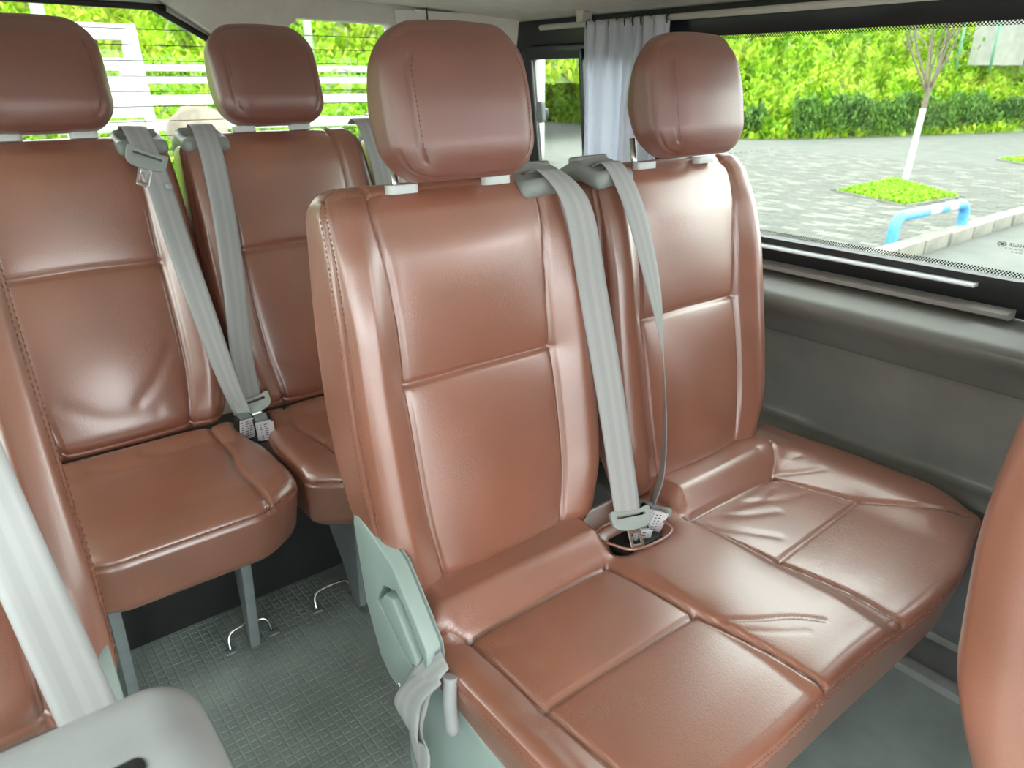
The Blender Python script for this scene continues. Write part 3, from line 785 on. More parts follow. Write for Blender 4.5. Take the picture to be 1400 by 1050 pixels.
# recliner side cover, lever, legs
cov = [(.886, .535), (.882, .550), (.868, .556), (.850, .550), (.770, .520), (.728, .474), (.690, .428), (.687, .405), (.695, .385), (.735, .322), (.760, .298), (.778, .290), (.806, .296), (.832, .318), (.866, .400)]
hole = [(.828, .426), (.802, .468), (.766, .480), (.748, .470), (.700, .408), (.696, .390), (.708, .372), (.735, .366)]
Oc = Vector((.426 - BL[0], -BL[1], 0)); f2 = lambda L: [(-a, b) for a, b in L]
sc_ = obj('side_cover', plate([(-a, b) for a, b in cov], [[(-a, b) for a, b in hole]], .030, Oc, (0, -1, 0), (0, 0, 1), COVER, .007, 'side_cover', 3), bench)
obj('cover_recess', plate([(-a, b) for a, b in cov], [], .010, Oc, (0, -1, 0), (0, 0, 1), COVER, .003, 'cover_recess'), sc_)
lev = [(.810, .436), (.791, .463), (.766, .469), (.708, .400), (.709, .388), (.724, .381), (.742, .386)]
obj('recliner_lever', plate([(-a, b) for a, b in lev], [], .026, Oc + Vector((-.010, 0, 0)), (0, -1, 0), (0, 0, 1), COVER, .004, 'lever', 3), sc_)
for (y, z) in ((.762, .300), (.742, .322), (.775, .300)):
    obj('screw', lathe([(0, .004), (.004, .003), (.005, 0)], STEEL, (.397 - BL[0], y - BL[1], z), (-1, 0, 0), 10, 'screw'), sc_)
legp = [(.80, 0), (.808, .10), (.800, .300), (.70, .345), (.60, .32), (.40, .30), (.40, .255), (.55, .235), (.62, .15), (.60, 0)]
lgm = plate([(-a, b) for a, b in legp], [], .016, Vector((.438 - BL[0], -BL[1], 0)), (0, -1, 0), (0, 0, 1), COVER, .004, 'leg')
obj('leg', lgm, bench); obj('leg', lgm, bench, (.90, 0, 0))
for yy in (.42, .72): obj('seat_rail', box(.44 - BL[0], 1.36 - BL[0], yy - BL[1] - .018, yy - BL[1] + .018, .20, .24, DARK, .004), bench)
guide_parts(bench, on_back(.62, .168, .050, .600) - BL, REC - 2, -.10, .10)
guide_parts(bench, on_back(1.115, -.190, .045, .602) - BL, REC - 2, .10, .10)

# ---- seat belts of the bench
def belt_thing(label, pts, wd, group=None, widths=None, name='seat_belt', width=.047):
    base = pts[-1]; t = thing(name, label, 'seat belt', tuple(base), group)
    obj('webbing', strap([np.array(p) - base for p in pts], wd, WEB, widths=widths, width=width), t)
    return t, np.array(base)
p0_, p1_ = on_back(.62, .186, -.034, .545), np.array([.840, .733, .446])
pts = [on_back(.62, .166, .052, .600), on_back(.62, .170, .038, .602), on_back(.62, .174, .008, .603), p0_] + [p0_ * (1 - t_) + p1_ * t_ + np.array([0, -.006 * math.sin(math.pi * t_), 0]) for t_ in (.25, .5, .72, .9)] + [p1_]
tb, bs = belt_thing('grey belt hanging down the aisle-side backrest of the bench into the middle', pts, [(1, -.12, -.05)] * 3 + [(.9, -.35, 0)] + [(.82, -.55, .03)] * 4 + [(.9, -.40, .03)])
tongue_thing(tb, np.array(pts[-1]) - bs + np.array([.002, -.006, -.004]), (1, -.40, .03), (-.10, -.62, -.75), k=1.0)
for s in (0, 1):
    pass
pts = [on_back(1.115, -.192, .050, .602), on_back(1.115, -.190, .035, .604), on_back(1.115, -.186, .004, .606), on_back(1.115, -.180, -.030, .540), on_back(1.115, -.170, -.052, .42), on_back(1.115, -.155, -.055, .30), on_back(1.115, -.150, -.048, .17), on_back(1.115, -.152, -.035, .05), np.array([.925, .752, .425])]
tb2, bs2 = belt_thing('grey belt on the window-side backrest of the bench, twisted edge-on near the buckles', pts, [(1, .10, 0), (1, .10, 0), (1, .05, 0), (1, 0, .05), (.95, .15, .0), (.72, .52, 0), (.62, .68, -.1), (.6, .72, -.2), (.6, .72, -.2)])
tongue_thing(tb2, np.array([0, -.004, -.012]), (.75, -.55, -.35), (.25, -.35, -.8), k=.9)

def buckle(label, O, ex, up, group=None, tags=2, tagdir=1):
    """receptor of a belt: dark body on a strap stalk with paper care labels"""
    O = np.array(O); t = thing('belt_buckle', label, 'buckle', tuple(O), group)
    ex, up = Vector(ex).normalized(), Vector(up).normalized(); up = (up - ex * up.dot(ex)).normalized(); n = ex.cross(up)
    obj('body', plate(rrect(-.018, -.04, .018, .02, .006), [], .018, -n * .009, ex, up, RUBBER, .004, 'body', 3), t)
    obj('release_button', plate(rrect(-.013, .008, .013, .0215, .003), [], .0205, -n * .010, ex, up, LEGM, .002, 'button'), t)
    for k in range(tags):
        off = n * (.012 + .004 * k) + ex * (.004 * k * tagdir)
        lb = obj('paper_label', plate([(-.017, -.03), (.015, -.033), (.017, .016), (-.015, .018)], [], .0006, off, (ex + n * .08 * k).normalized(), up, PAPER, name='label'), t)
        V, F = [], []
        for r in range(7):
            y = .010 - r * .0058
            for c in range(3):
                x0 = -.012 + c * .009; x1 = x0 + .004 + .003 * ((r * 3 + c * 5) % 3) / 2; kk = len(V)
                for (xx, yy) in ((x0, y), (x1, y), (x1, y + .002), (x0, y + .002)): V.append(off + n * .0009 + ex * xx + up * yy)
                F.append((kk, kk + 1, kk + 2, kk + 3))
        obj('label_print', mesh_from('print', V, F, INK, False), lb, kind='stuff')
    return t
buckle('dark buckle with white paper labels standing in the bench pocket by the window-side seat', (.905, .742, .418), (.9, -.1, -.35), (.25, -.1, 1), 'bench buckles', 3)
buckle('dark buckle with a white paper label half hidden behind the hanging belt tongue', (.868, .735, .398), (.9, -.25, -.1), (.12, -.1, 1), 'bench buckles', 2)

# stowed lap belt hanging beside the side cover
t = thing('lap_belt', 'crumpled grey lap belt hanging beside the recliner cover of the bench', 'seat belt', (.39, .71, .12))
o = np.array([.39, .71, .12])
def rel(L): return [np.array(p) - o for p in L]
obj('webbing', strap(rel([(.412, .668, .42), (.392, .690, .385), (.384, .705, .34), (.386, .712, .29), (.390, .714, .23), (.392, .716, .16), (.395, .712, .10)]), [(.2, 1, .3), (.1, 1, .2), (0, 1, 0), (.25, 1, 0), (-.1, 1, 0), (.2, 1, 0), (0, 1, 0)], WEB, widths=[.03, .05, .060, .058, .050, .046, .040]), t)
obj('webbing_fold', strap(rel([(.400, .668, .40), (.380, .698, .36), (.374, .716, .315), (.378, .720, .27), (.386, .716, .255)]), [(.3, 1, .3), (.1, 1, 0), (-.2, 1, 0), (.1, 1, 0), (0, 1, 0)], WEB, widths=[.03, .05, .054, .056, .05]), t)
obj('belt_sleeve', tube(rel([(.412, .655, .400), (.405, .648, .365), (.402, .640, .318)]), .010, GREYPLASTIC, 10, 'sleeve'), t)

# ---- rear row seats
RR, RCY, RCZ = 16.0, 1.475, .495
rear_proto = make_backrest(RR, .0055, width=.42, H=.60, seam_z=.335, seam_x=.132, top_flare=.004, bolster=.022,
                           wrinkles=[([(.11, .17), (.07, .11), (.03, .07)], .0018, .012), ([(-.10, .09), (-.03, .05), (.06, .045)], .0016, .016)])
rhead = make_headrest(RR, .0055, w=.228, H=.20, d=.11)
RH = (.212, .175, .072)
def make_rear_cushion(sides=(-1, 1), cross=True):
    hx, hy, hz_ = RH
    def shape(P, pos, n):
        x, y, z = pos[:, 0].copy(), pos[:, 1].copy(), pos[:, 2].copy()
        wt = np.clip((P[:, 2] + hz_) / (2 * hz_), 0, 1)
        cor = sstep(.10, .212, np.abs(x)) * sstep(-.02, -.175, P[:, 1])
        y = y + .045 * cor ** 1.5
        z = z + wt * (.020 * sstep(.09, .175, P[:, 1]) - .012 * sstep(-.09, -.175, P[:, 1]))
        y = y + (1 - wt) * .02 * sstep(-.05, -.175, P[:, 1])
        x = x * (1 - .10 * sstep(.02, .175, P[:, 1])) * (1 - .06 * (1 - wt))
        return np.stack([x, y, z], 1)
    top = .050
    sL = lambda s: [(s * .150, .175), (s * .146, .08), (s * .128, -.02), (s * .132, -.12), (s * .136, -.175)]
    seams = [dict(plane=(0, 1), axis=2, sign=1, pts=sL(s), A=.005, w=.004, B=.005, bw=.02) for s in sides]
    seams += [dict(plane=(0, 2), axis=1, sign=-1, pts=[(-.22, top), (.22, top)], A=.0045, w=.004, smooth=False),
              dict(plane=(1, 2), axis=0, sign=1, pts=[(-.18, top), (.18, top + .006)], A=.0045, w=.004, smooth=False), dict(plane=(1, 2), axis=0, sign=-1, pts=[(-.18, top), (.18, top + .006)], A=.0045, w=.004, smooth=False),
              dict(plane=(0, 1), axis=2, sign=1, pts=[(.128, -.015), (.05, -.02), (-.128, -.015)], A=.0025 if cross else 0, w=.005, B=.004 if cross else 0, bw=.02),
              dict(plane=(0, 1), axis=2, sign=1, pts=[(.0, .13), (.06, .11), (.11, .12)], A=.003, w=.012), dict(plane=(0, 1), axis=2, sign=1, pts=[(-.10, .12), (-.04, .10), (.02, .105)], A=.003, w=.012),
              dict(plane=(0, 1), axis=2, sign=1, pts=[(.15, .11), (.17, .09), (.19, .10)], A=.003, w=.006)]
    S = Soft(RH, .030, .0055, shape, seams)
    sp = {s: catmull(sL(s)) for s in (-1, 1)}
    def panel(c, n, fax):
        lab = np.zeros(len(c), int); t_ = c[:, 2] > top; e = np.interp(c[:, 1], sp[1][::-1, 1], sp[1][::-1, 0])
        lab[t_ & (np.abs(c[:, 0]) < e)] = 1; lab[t_ & (c[:, 0] <= -e)] = 2 if -1 in sides else 1; lab[t_ & (c[:, 0] >= e)] = 3
        return lab
    st_ = join(S.stitches([(-.20, top + .008), (.20, top + .008)], (0, 2), 1, -hy, .008, .006, .0011, smooth=False),
               S.stitches([(-.17, top + .008), (.15, top + .008)], (1, 2), 0, hx, .008, .006, .0011, smooth=False), S.stitches([(-.17, top + .008), (.15, top + .008)], (1, 2), 0, -hx, .008, .006, .0011, smooth=False))
    return S.build(panel), st_
rcush, rcst = make_rear_cushion()
rcushA, _ = make_rear_cushion((1,), False)
rleg = plate([(-.020, 0), (-.006, 0), (.020, .20), (.020, .36), (-.035, .36), (-.035, .18)], [], .022, (.011, 0, 0), (0, -1, 0), (0, 0, 1), LEGM, .004, 'leg')
rside = plate([(.05, 0), (.075, .02), (.085, .30), (.06, .36), (-.16, .40), (-.16, .30), (.0, .10)], [], .018, (.009, 0, 0), (0, -1, 0), (0, 0, 1), LEGM, .005, 'side_leg')
def rear_seat(cx, label, legs, first=None, cpan_=None):
    base = np.array([cx, 1.32, 0]); t = thing('rear_seat', label, 'seat', tuple(base), 'rear row of seats')
    if first is None:
        bk = add_backrest(rear_proto, t, np.array([cx, RCY, RCZ]) - base)
        hd = add_headrest(t, cx + .005, RCY, RCZ, RR, base, rhead, .592, .022, xs=(-.07, .055))
        cu = put_panels(rcushA, {0: 'cushion', 1: 'seat_panel', 2: 'cushion_bolster', 3: 'cushion_bolster'}, {k: LEATHER for k in range(4)}, t, np.array([cx + .012, 1.312, .398]) - base, 0)
        obj('stitching', mesh_from('stitching', rcst[0], rcst[1], THREAD), cu, kind='stuff')
        collars = [c for c in t.children if c.name.split('.')[0] in ('collar', 'post')]
    else:
        for ch in list(first.children):
            if ch.name.split('.')[0] in ('backrest', 'headrest', 'collar', 'post'):
                c = copy_part(ch, t, ch.location); c.rotation_euler = ch.rotation_euler
        cu = put_panels(rcush, {0: 'cushion', 1: 'seat_panel', 2: 'cushion_bolster', 3: 'cushion_bolster'}, {k: LEATHER for k in range(4)}, t, (.012, -.008, .398), 0)
        obj('stitching', mesh_from('stitching', rcst[0], rcst[1], THREAD), cu, kind='stuff')
    for lx, ly, mesh in legs: obj('leg', mesh, t, (lx - cx, ly - 1.32, 0))
    return t
rA = rear_seat(.213, 'leftmost brown leather seat of the rear row, its belt tongue pushed up high', [(.345, 1.335, rleg), (.10, 1.335, rleg)])
rB = rear_seat(.645, 'middle brown leather seat of the rear row, partly behind the bench', [(.585, 1.37, rside)], rA)
rC = rear_seat(1.082, 'rear row seat almost hidden behind the bench, its headrest edge showing', [(1.20, 1.37, rside)], rA)
for tt, cx, s in ((rA, .213, 1), (rB, .645, -1), (rC, 1.082, -1)):
    base = np.array([cx, 1.32, 0])
    guide_parts(tt, on_back(cx, s * .155, .045, .579, RCY, RCZ, RR) - base, RR - 4, 0, .095)

def rb(cx, x, y, z): return on_back(cx, x, y, z, RCY, RCZ, RR)
pts = [rb(.213, .150, .06, .60), rb(.213, .150, .03, .604), rb(.213, .150, .003, .585), rb(.213, .152, -.03, .535), rb(.213, .158, -.038, .47), rb(.213, .166, -.04, .36), rb(.213, .180, -.04, .22), rb(.213, .196, -.035, .08), np.array([.428, 1.455, .492])]
tb, bs = belt_thing('grey belt with its tongue high on the leftmost rear seat', pts, [(1, .05, -.05)] * 3 + [(1, .05, -.10)] * 2 + [(1, -.1, -.08), (.9, -.45, 0), (.7, -.7, 0), (.6, -.8, 0)])
tg = tongue_thing(tb, rb(.213, .145, -.040, .525) - bs, (1, .03, -.42), (-.34, -.30, -1), k=1.0)
bt = rb(.213, .172, -.050, .470) - bs
obj('belt_stop', lathe([(0, .004), (.005, .004), (.007, .002), (.0072, 0)], TONGUE, bt, (0, -.95, .2), 14, 'stop'), tb)
pts = [rb(.645, -.150, .06, .60), rb(.645, -.152, .03, .604), rb(.645, -.154, .003, .582), rb(.645, -.160, -.03, .52), rb(.645, -.168, -.042, .40), rb(.645, -.182, -.045, .26), rb(.645, -.198, -.04, .12), np.array([.447, 1.458, .520])]
tb, bs = belt_thing('grey belt hanging straight down the left edge of the middle rear seat', pts, [(1, .03, .0)] * 8)
tongue_thing(tb, np.array([.002, -.008, -.002]), (1, -.2, .18), (-.1, -.4, -.9), k=1.0)
pts = [rb(1.082, -.215, .06, .60), rb(1.082, -.218, .03, .604), rb(1.082, -.220, .0, .575), rb(1.082, -.222, -.03, .48), rb(1.082, -.225, -.035, .30), rb(1.082, -.23, -.03, .10)]
belt_thing('strip of grey belt between the middle rear seat and the bench headrest', pts, [(1, .02, .0)] * 6)
buckle('pale buckle between the leftmost and the middle rear seats', (.455, 1.425, .478), (.95, -.2, .1), (.1, -.25, 1), 'rear buckles', 2)
buckle('second pale buckle tucked beside the leftmost rear cushion', (.422, 1.440, .484), (.95, .1, .0), (-.1, -.2, 1), 'rear buckles', 1)

# chrome floor bars under the rear seats
def floor_bar(x0, y0, label):
    t = thing('floor_bar', label, 'seat latch bar', (x0, y0, 0), 'floor latch bars')
    obj('rod', tube([(0, 0, .004), (.004, .012, .030), (.022, .016, .040), (.07, .016, .040), (.088, .012, .034), (.095, .006, .004)], .0035, STEEL, 8, 'rod'), t)
    for xx in (0, .095): obj('foot_plate', plate(rrect(-.012, -.009, .012, .009, .003, 3), [], .004, (xx, 0, 0), (1, 0, 0), (0, 1, 0), LEGM, .001), t)
floor_bar(.296, 1.36, 'bent chrome floor bar beside the leg of the leftmost rear seat')
floor_bar(.500, 1.37, 'bent chrome floor bar below the middle rear seat')

# ---- aisle seat at the left edge of the view
NR, NO = 31.0, np.array([-.150, .660, .605])
ns = thing('aisle_seat', 'brown leather backrest with a wide belt across it at the left edge', 'seat', (-.158, .70, 0))
nb = np.array([-.158, .70, 0])
near_proto = make_backrest(NR, .005, width=.40, taper=.02, bulge=0)
add_backrest(near_proto, ns, NO - nb)
cv = smooth_poly([(.655, .60), (.70, .655), (.77, .69), (.81, .64), (.78, .50), (.73, .30), (.73, .0), (.63, .0), (.625, .35)], 4)
obj('side_cover', plate([(-a, b) for a, b in cv], [], .024, Vector((.040 - nb[0], -nb[1], 0)), (0, -1, 0), (0, 0, 1), COVER, .006, 'side_cover', 3), ns)
def nbk(x, y, z): return on_back(NO[0], x, y, z, NO[1], NO[2], NR)
pts = [nbk(.110, -.03, .56), nbk(.118, -.045, .42), nbk(.130, -.052, .27), nbk(.144, -.050, .13), nbk(.158, -.050, .0), nbk(.163, -.055, -.06)]
belt_thing('wide grey belt crossing the backrest at the left edge of the view', pts, [(1, 0, .05)] * 6)

# ---- pale plastic shell in the near left corner
def shell_shape(P, pos, n):
    x, y, z = pos.T
    z = z - .030 * sstep(.0, -.16, x) - .020 * sstep(.02, -.10, y)
    return np.stack([x, y, z], 1)
S = Soft((.115, .085, .20), .035, .006, shell_shape, [dict(plane=(0, 1), axis=2, sign=1, pts=[(-.10, -.045), (.08, -.045)], A=.004, w=.006)])
pn = S.build(lambda c, n, f: np.zeros(len(c), int))[0]
sh = thing('armrest_box', 'pale grey plastic armrest with a slot in the near left corner', 'armrest', (-.045, .376, .385))
obj('shell', mesh_from('shell', pn[0], pn[1], GREYPLASTIC, normals=pn[2]), sh, (0, 0, .195))
obj('slot', plate(rrect(.034, -.004, .070, .010, .006), [], .0065, (0, 0, .3885), (1, 0, 0), (0, 1, 0), DARK, .001), sh)
obj('pedestal', box(-.07, .07, -.05, .05, -.43, .03, LEGM, .01), sh)

# ---- seat at the right edge of the view (back row of the seats ahead)
fs = thing('bench_seat', 'brown leather seat whose backrest side fills the right edge of the view', 'seat', (.88, .0, 0))
FO = np.array([.885, .015, .40]); fb = np.array([.88, .0, 0])
fproto = make_backrest(5.0, .005, width=.44)
fbk = add_backrest(fproto, fs, FO - fb)
copy_part(fbk, fs, FO - fb + np.array([.405, 0, 0])).scale.x = .8  # unseen second backrest, added to block light from the front
FCN = {0: 'cushion', 1: 'seat_panel', 2: 'cushion_bolster', 3: 'cushion_bolster'}
rc2 = put_panels(rcush, FCN, {k: LEATHER for k in range(4)}, fs, np.array([.005, -.16, .325]), 0)  # cushions out of view, added to keep light off the floor
copy_part(rc2, fs, (.405, -.16, .325)).scale.x = .85
obj('leg', lgm, fs, (BL[0] - .71, BL[1] - .78, 0)); obj('leg', lgm, fs, (BL[0] - .14, BL[1] - .78, 0))

# ---- curtain
V, F = [], []; ny, nz_ = 120, 40
for j in range(nz_ + 1):
    v = j / nz_; z = 1.288 - .46 * v
    for i in range(ny + 1):
        u = i / ny; y = 1.548 - .285 * u
        amp = .006 + .010 * sstep(0, .25, v)
        x = 1.470 + amp * (math.sin(u * 46 + 1.2 * math.sin(u * 9)) * (1 - .55 * sstep(0, .4, v)) + 1.1 * math.sin(u * 17 + .6) * sstep(0, .5, v)) + .004 * math.sin(u * 90) * (1 - sstep(0, .3, v)) + .02 * (1.29 - z) * .25
        zz = z + (.006 * abs(math.sin(u * 23)) if j == 0 else 0)
        V.append((x, y + .004 * math.sin(u * 46), zz))
for j in range(nz_):
    for i in range(ny):
        a = j * (ny + 1) + i; F.append((a, a + 1, a + ny + 2, a + ny + 1))
def curtain_mat():
    m, nt, pn = new_mat('white_curtain'); pn.inputs['Base Color'].default_value = (.84, .85, .90, 1); pn.inputs['Roughness'].default_value = .8
    tl = nd(nt, 'ShaderNodeBsdfTranslucent'); tl.inputs[0].default_value = (.84, .87, .95, 1)
    ms = nd(nt, 'ShaderNodeMixShader'); ms.inputs[0].default_value = .40
    nz = nd(nt, 'ShaderNodeTexNoise'); nz.inputs['Scale'].default_value = 500; bp = nd(nt, 'ShaderNodeBump'); bp.inputs['Strength'].default_value = .1; bp.inputs['Distance'].default_value = .001
    nt.links.new(nz.outputs['Fac'], bp.inputs['Height']); nt.links.new(bp.outputs[0], pn.inputs['Normal'])
    nt.links.new(pn.outputs[0], ms.inputs[1]); nt.links.new(tl.outputs[0], ms.inputs[2]); nt.links.new(ms.outputs[0], nt.nodes['Material Output'].inputs[0]); return m
V = np.array(V) - np.array([1.50, 1.50, 1.29])
cu = obj('curtain', mesh_from('curtain', V, F, curtain_mat()), None, (1.50, 1.50, 1.29)); tag(cu, 'gathered white curtain hanging from the rail at the sliding window', 'curtain')
sm = cu.modifiers.new('thickness', 'SOLIDIFY'); sm.thickness = .0012
for k in range(11):
    y = 1.54 - k * .027
    obj('curtain_hook', tube([(1.478 - 1.50, y - 1.50, 0.008), (1.468 - 1.50, y - 1.50, .002), (1.470 - 1.50, y - 1.50, -.014)], .0018, BLACK, 6, 'hook'), cu)

# mark on the glass
glass_text('HIGER', .0092, .4725, .8605)
for k, (yy, sz) in enumerate(((.8545, .0040), (.8490, .0040))):
    glass_text('DOT 20   AS2   M' if k == 0 else '43R-00   E4', sz, .4735, yy)
for rad, dy in ((.0062, 0), (.0024, .003), (.0024, 0), (.0024, -.003)):
    ring = [(wx(.868) + .006 - .122 * rad * math.sin(a), .510 + dy + rad * (1.25 if rad > .005 else 1) * math.cos(a), .863 + rad * math.sin(a) * (.8 if rad > .005 else 1)) for a in np.linspace(0, 2 * math.pi, 25)]
    obj('glass_mark', tube(ring, .0006, BLACK, 5, 'ring', smooth=0, caps=False), w1)

# ------------------------------------------------------------------ outside
GZ = -.5
PAVE = plain('pavement', (0.082, 0.088, 0.076), .85, .10, 2.2)
CONC = plain('pale_concrete', (0.30, 0.30, 0.27), .85, .06, 3)
ROADM = plain('road_concrete', (0.095, 0.102, 0.092), .85, .08, 3)
KERB = plain('kerb_stone', (0.19, 0.183, 0.155), .85, .1, 6)
WHITEP = plain('white_paint', (0.42, 0.42, 0.41), .6, .03)
BLUE = plain('blue_paint', (0.07, 0.28, 0.62), .4, .08, 20)
BARK = plain('bark', (0.16, 0.13, 0.10), .9, .15, 30)
GREENP = plain('green_rail_paint', (0.10, 0.26, 0.17), .6, .05)
ROCKM = plain('rock', (0.22, 0.19, 0.15), .9, .2, 4)
LEAFA = island_mat('hill_leaves', [srgb(48, 82, 28), srgb(96, 142, 26), srgb(140, 178, 32), srgb(165, 182, 62), srgb(72, 104, 44)], noise_scale=.35, translucent=.25)
LEAFB = island_mat('hedge_leaves', [srgb(34, 62, 28), srgb(70, 108, 42), srgb(100, 138, 56), srgb(58, 92, 44), srgb(30, 52, 28)], noise_scale=.5, translucent=.2)
GRASSM = island_mat('grass_blades', [srgb(80, 130, 20), srgb(130, 180, 30), srgb(160, 200, 50)], translucent=.3)
SOIL = plain('hill_soil', (0.10, 0.15, 0.03), .95, .3, 1.2)

gd = obj('ground', box(-60, 140, -60, 140, GZ - .2, GZ - .012, PAVE)); tag(gd, 'grey paved ground outside the van', 'pavement', kind='structure')
# paving bricks near the bike rail: rows run along Y
def pav_mat(mode):
    m, nt, pn = new_mat('paver_' + mode); rp = nd(nt, 'ShaderNodeValToRGB'); e = rp.color_ramp.elements; rp.color_ramp.interpolation = 'CONSTANT'
    e[0].color = (.074, .079, .067, 1); e[1].position = .85; e[1].color = (.088, .090, .077, 1)
    for pz, c in ((.2, (.083, .087, .075, 1)), (.5, (.150, .150, .130, 1)), (.68, (.094, .098, .085, 1))): q = e.new(pz); q.color = c
    if mode == 'single': src = nd(nt, 'ShaderNodeObjectInfo').outputs['Random']
    else: src = nd(nt, 'ShaderNodeNewGeometry').outputs['Random Per Island']
    nt.links.new(src, rp.inputs[0]); nt.links.new(rp.outputs[0], pn.inputs['Base Color']); pn.inputs['Roughness'].default_value = .85; return m
PV1, PV2 = pav_mat('single'), pav_mat('joined')
pl_, pw_ = .232, .112
pm = plate([(-.112, -.052), (.112, -.052), (.112, .052), (-.112, .052)], [], .03, (0, 0, -.03), (0, 1, 0), (-1, 0, 0), PV1, .004, 'paving_brick', 1)
def in_quad(X, Y, Q=((11.7, 6.25), (11.0, 4.85), (12.5, 4.75), (13.9, 6.4)), mg=.06):
    for (x0, y0), (x1, y1) in zip(Q, Q[1:] + Q[:1]):
        if ((x1 - x0) * (Y - y0) - (y1 - y0) * (X - x0)) / math.hypot(x1 - x0, y1 - y0) < -mg: return False
    return True
cands = []
for i in range(110):
    X = 5.6 + i * pw_
    for j in range(34):
        Y = 3.62 + (j + .5 * (i % 2)) * pl_
        az = math.degrees(math.atan2(X, Y))
        if not (48 < az < 76): continue
        if in_quad(X, Y): continue
        cands.append((math.hypot(X, Y), X, Y))
cands.sort()
cands = [c for c in cands if c[0] > 8.0]
for d, X, Y in cands[:300]:
    obj('paving_brick', pm, gd, (X, Y, GZ + RNG.uniform(-.002, .002)))
V, F = [], []
for d, X, Y in cands[300:]:
    k = len(V); z = GZ + RNG.uniform(-.002, .002)
    for zz in (GZ - .02, z):
        for sx, sy in ((-1, -1), (1, -1), (1, 1), (-1, 1)): V.append((X + sx * .052, Y + sy * .112, zz))
    F += [(k + 4, k + 5, k + 6, k + 7)] + [(k + a, k + (a + 1) % 4, k + 4 + (a + 1) % 4, k + 4 + a) for a in range(4)]
obj('far_paving', mesh_from('far_paving', V, F, PV2, False), gd, kind='stuff')

# kerb and the road beyond it
kb = thing('kerb', 'pale stone kerb running past the blue rail', 'kerb', (9, 3.42, GZ))
for k in range(14):
    x = 5.2 + k * .62
    obj('kerb_stone', plate(rrect(-.305, -.09, .305, .09, .015, 2), [], .15, (0, 0, 0), (1, 0, 0), (0, 1, 0), KERB, .012, 'kerb_stone'), kb, (x - 9, -.13 + .006 * (k % 3) + .022 * (x - 7) , -.01)).rotation_euler.z = .045
rd = obj('road', plate([(2.2, -14), (40, -14), (40, 3.9), (11, 3.37), (5, 3.20), (2.2, 3.15)], [], .008, (0, 0, GZ - .008), (1, 0, 0), (0, 1, 0), ROADM)); tag(rd, 'worn concrete parking bay in front of the kerb', 'road', kind='structure')

# blue rail
rl = thing('parking_rail', 'low blue and white painted tube rail by the kerb', 'rail', (8.45, 3.42, GZ))
A, B = np.array([7.72, 3.46, GZ]), np.array([9.28, 3.42, GZ]); H_ = .37; o = np.array([8.45, 3.42, GZ])
def tp(p): return np.array(p) - o
arc = [A, A + [0, 0, .24], A + [.02, 0, .31], A + [.08, 0, .36], A + [.16, 0, H_]]
arc2 = [B + [-.16, 0, H_], B + [-.08, 0, .36], B + [-.02, 0, .31], B + [0, 0, .24], B]
obj('tube', tube([tp(q) for q in arc] + [tp(A * (1 - t_) + B * t_ + np.array([0, 0, H_])) for t_ in (.25, .4, .6, .75)] + [tp(q) for q in arc2], .055, BLUE, 14, 'tube', smooth=4), rl)
for t0, t1 in ((.40, .56), (.68, .85)):
    obj('white_band', tube([tp(A * (1 - t_) + B * t_ + np.array([0, 0, H_])) for t_ in (t0, t1)], .0565, WHITEP, 14, 'band', smooth=0), rl)
for q in (A, B): obj('foot_flange', lathe([(.0, .02), (.095, .02), (.10, .012), (.10, 0)], BLUE, tp(q) , (0, 0, 1), 18, 'flange'), rl)

def blades(centers, size, width, lean, seed, tilt=None):
    """pointed three-face leaves standing on the given points"""
    g = np.random.default_rng(seed + 1000); n = len(centers)
    a = g.uniform(0, 2 * np.pi, n); h = size * g.uniform(.6, 1.3, n); w = width * g.uniform(.6, 1.3, n); l = g.uniform(.2, 1, n) * lean
    c, s_ = np.cos(a), np.sin(a)
    side = np.stack([c, s_, 0 * a], 1); out = np.stack([-s_, c, 0 * a], 1)
    base = centers
    mid = base + out * (h * l * .35)[:, None]; mid[:, 2] += h * .55
    tip = base + out * (h * l)[:, None]; tip[:, 2] += h * (1 - .35 * l)
    V = np.empty((n * 5, 3)); sw = side * w[:, None]
    V[0::5] = base - sw * .35; V[1::5] = base + sw * .35; V[2::5] = mid + sw * .5; V[3::5] = mid - sw * .5; V[4::5] = tip
    k = np.arange(n) * 5
    F = [tuple(q) for q in np.stack([k, k + 1, k + 2, k + 3], 1)] + [tuple(q) for q in np.stack([k + 3, k + 2, k + 4], 1)]
    return V, F

# grass squares round the trees
def grass_square(corners, label, n=2600, seed=3):
    c = np.array(corners, float); ctr = c.mean(0); t = thing('grass_patch', label, 'grass', (ctr[0], ctr[1], GZ), 'grass squares in the paving')
    g = np.random.default_rng(seed); u, v = g.uniform(0, 1, n), g.uniform(0, 1, n)
    P = c[0] * ((1 - u) * (1 - v))[:, None] + c[1] * (u * (1 - v))[:, None] + c[2] * (u * v)[:, None] + c[3] * ((1 - u) * v)[:, None]
    hgt = .015 * np.sin(np.pi * u) * np.sin(np.pi * v)
    C3 = np.stack([P[:, 0] - ctr[0], P[:, 1] - ctr[1], hgt], 1)
    Vb, Fb = blades(C3, .075, .03, 1.3, seed)
    obj('soil', plate([tuple(q - ctr) for q in c], [], .03, (0, 0, -.01), (1, 0, 0), (0, 1, 0), SOIL, .005), t)
    obj('blades', mesh_from('blades', Vb, Fb, GRASSM, False), t, kind='stuff')
    for a, b in ((0, 1), (1, 2), (2, 3), (3, 0)):
        d = c[b] - c[a]; L = np.linalg.norm(d); e = obj('edging', plate(rrect(0, -.03, L, .03, .005, 2), [], .03, (0, 0, 0), (1, 0, 0), (0, 1, 0), KERB, .004), t, (c[a][0] - ctr[0], c[a][1] - ctr[1], -.01)); e.rotation_euler.z = math.atan2(d[1], d[0])
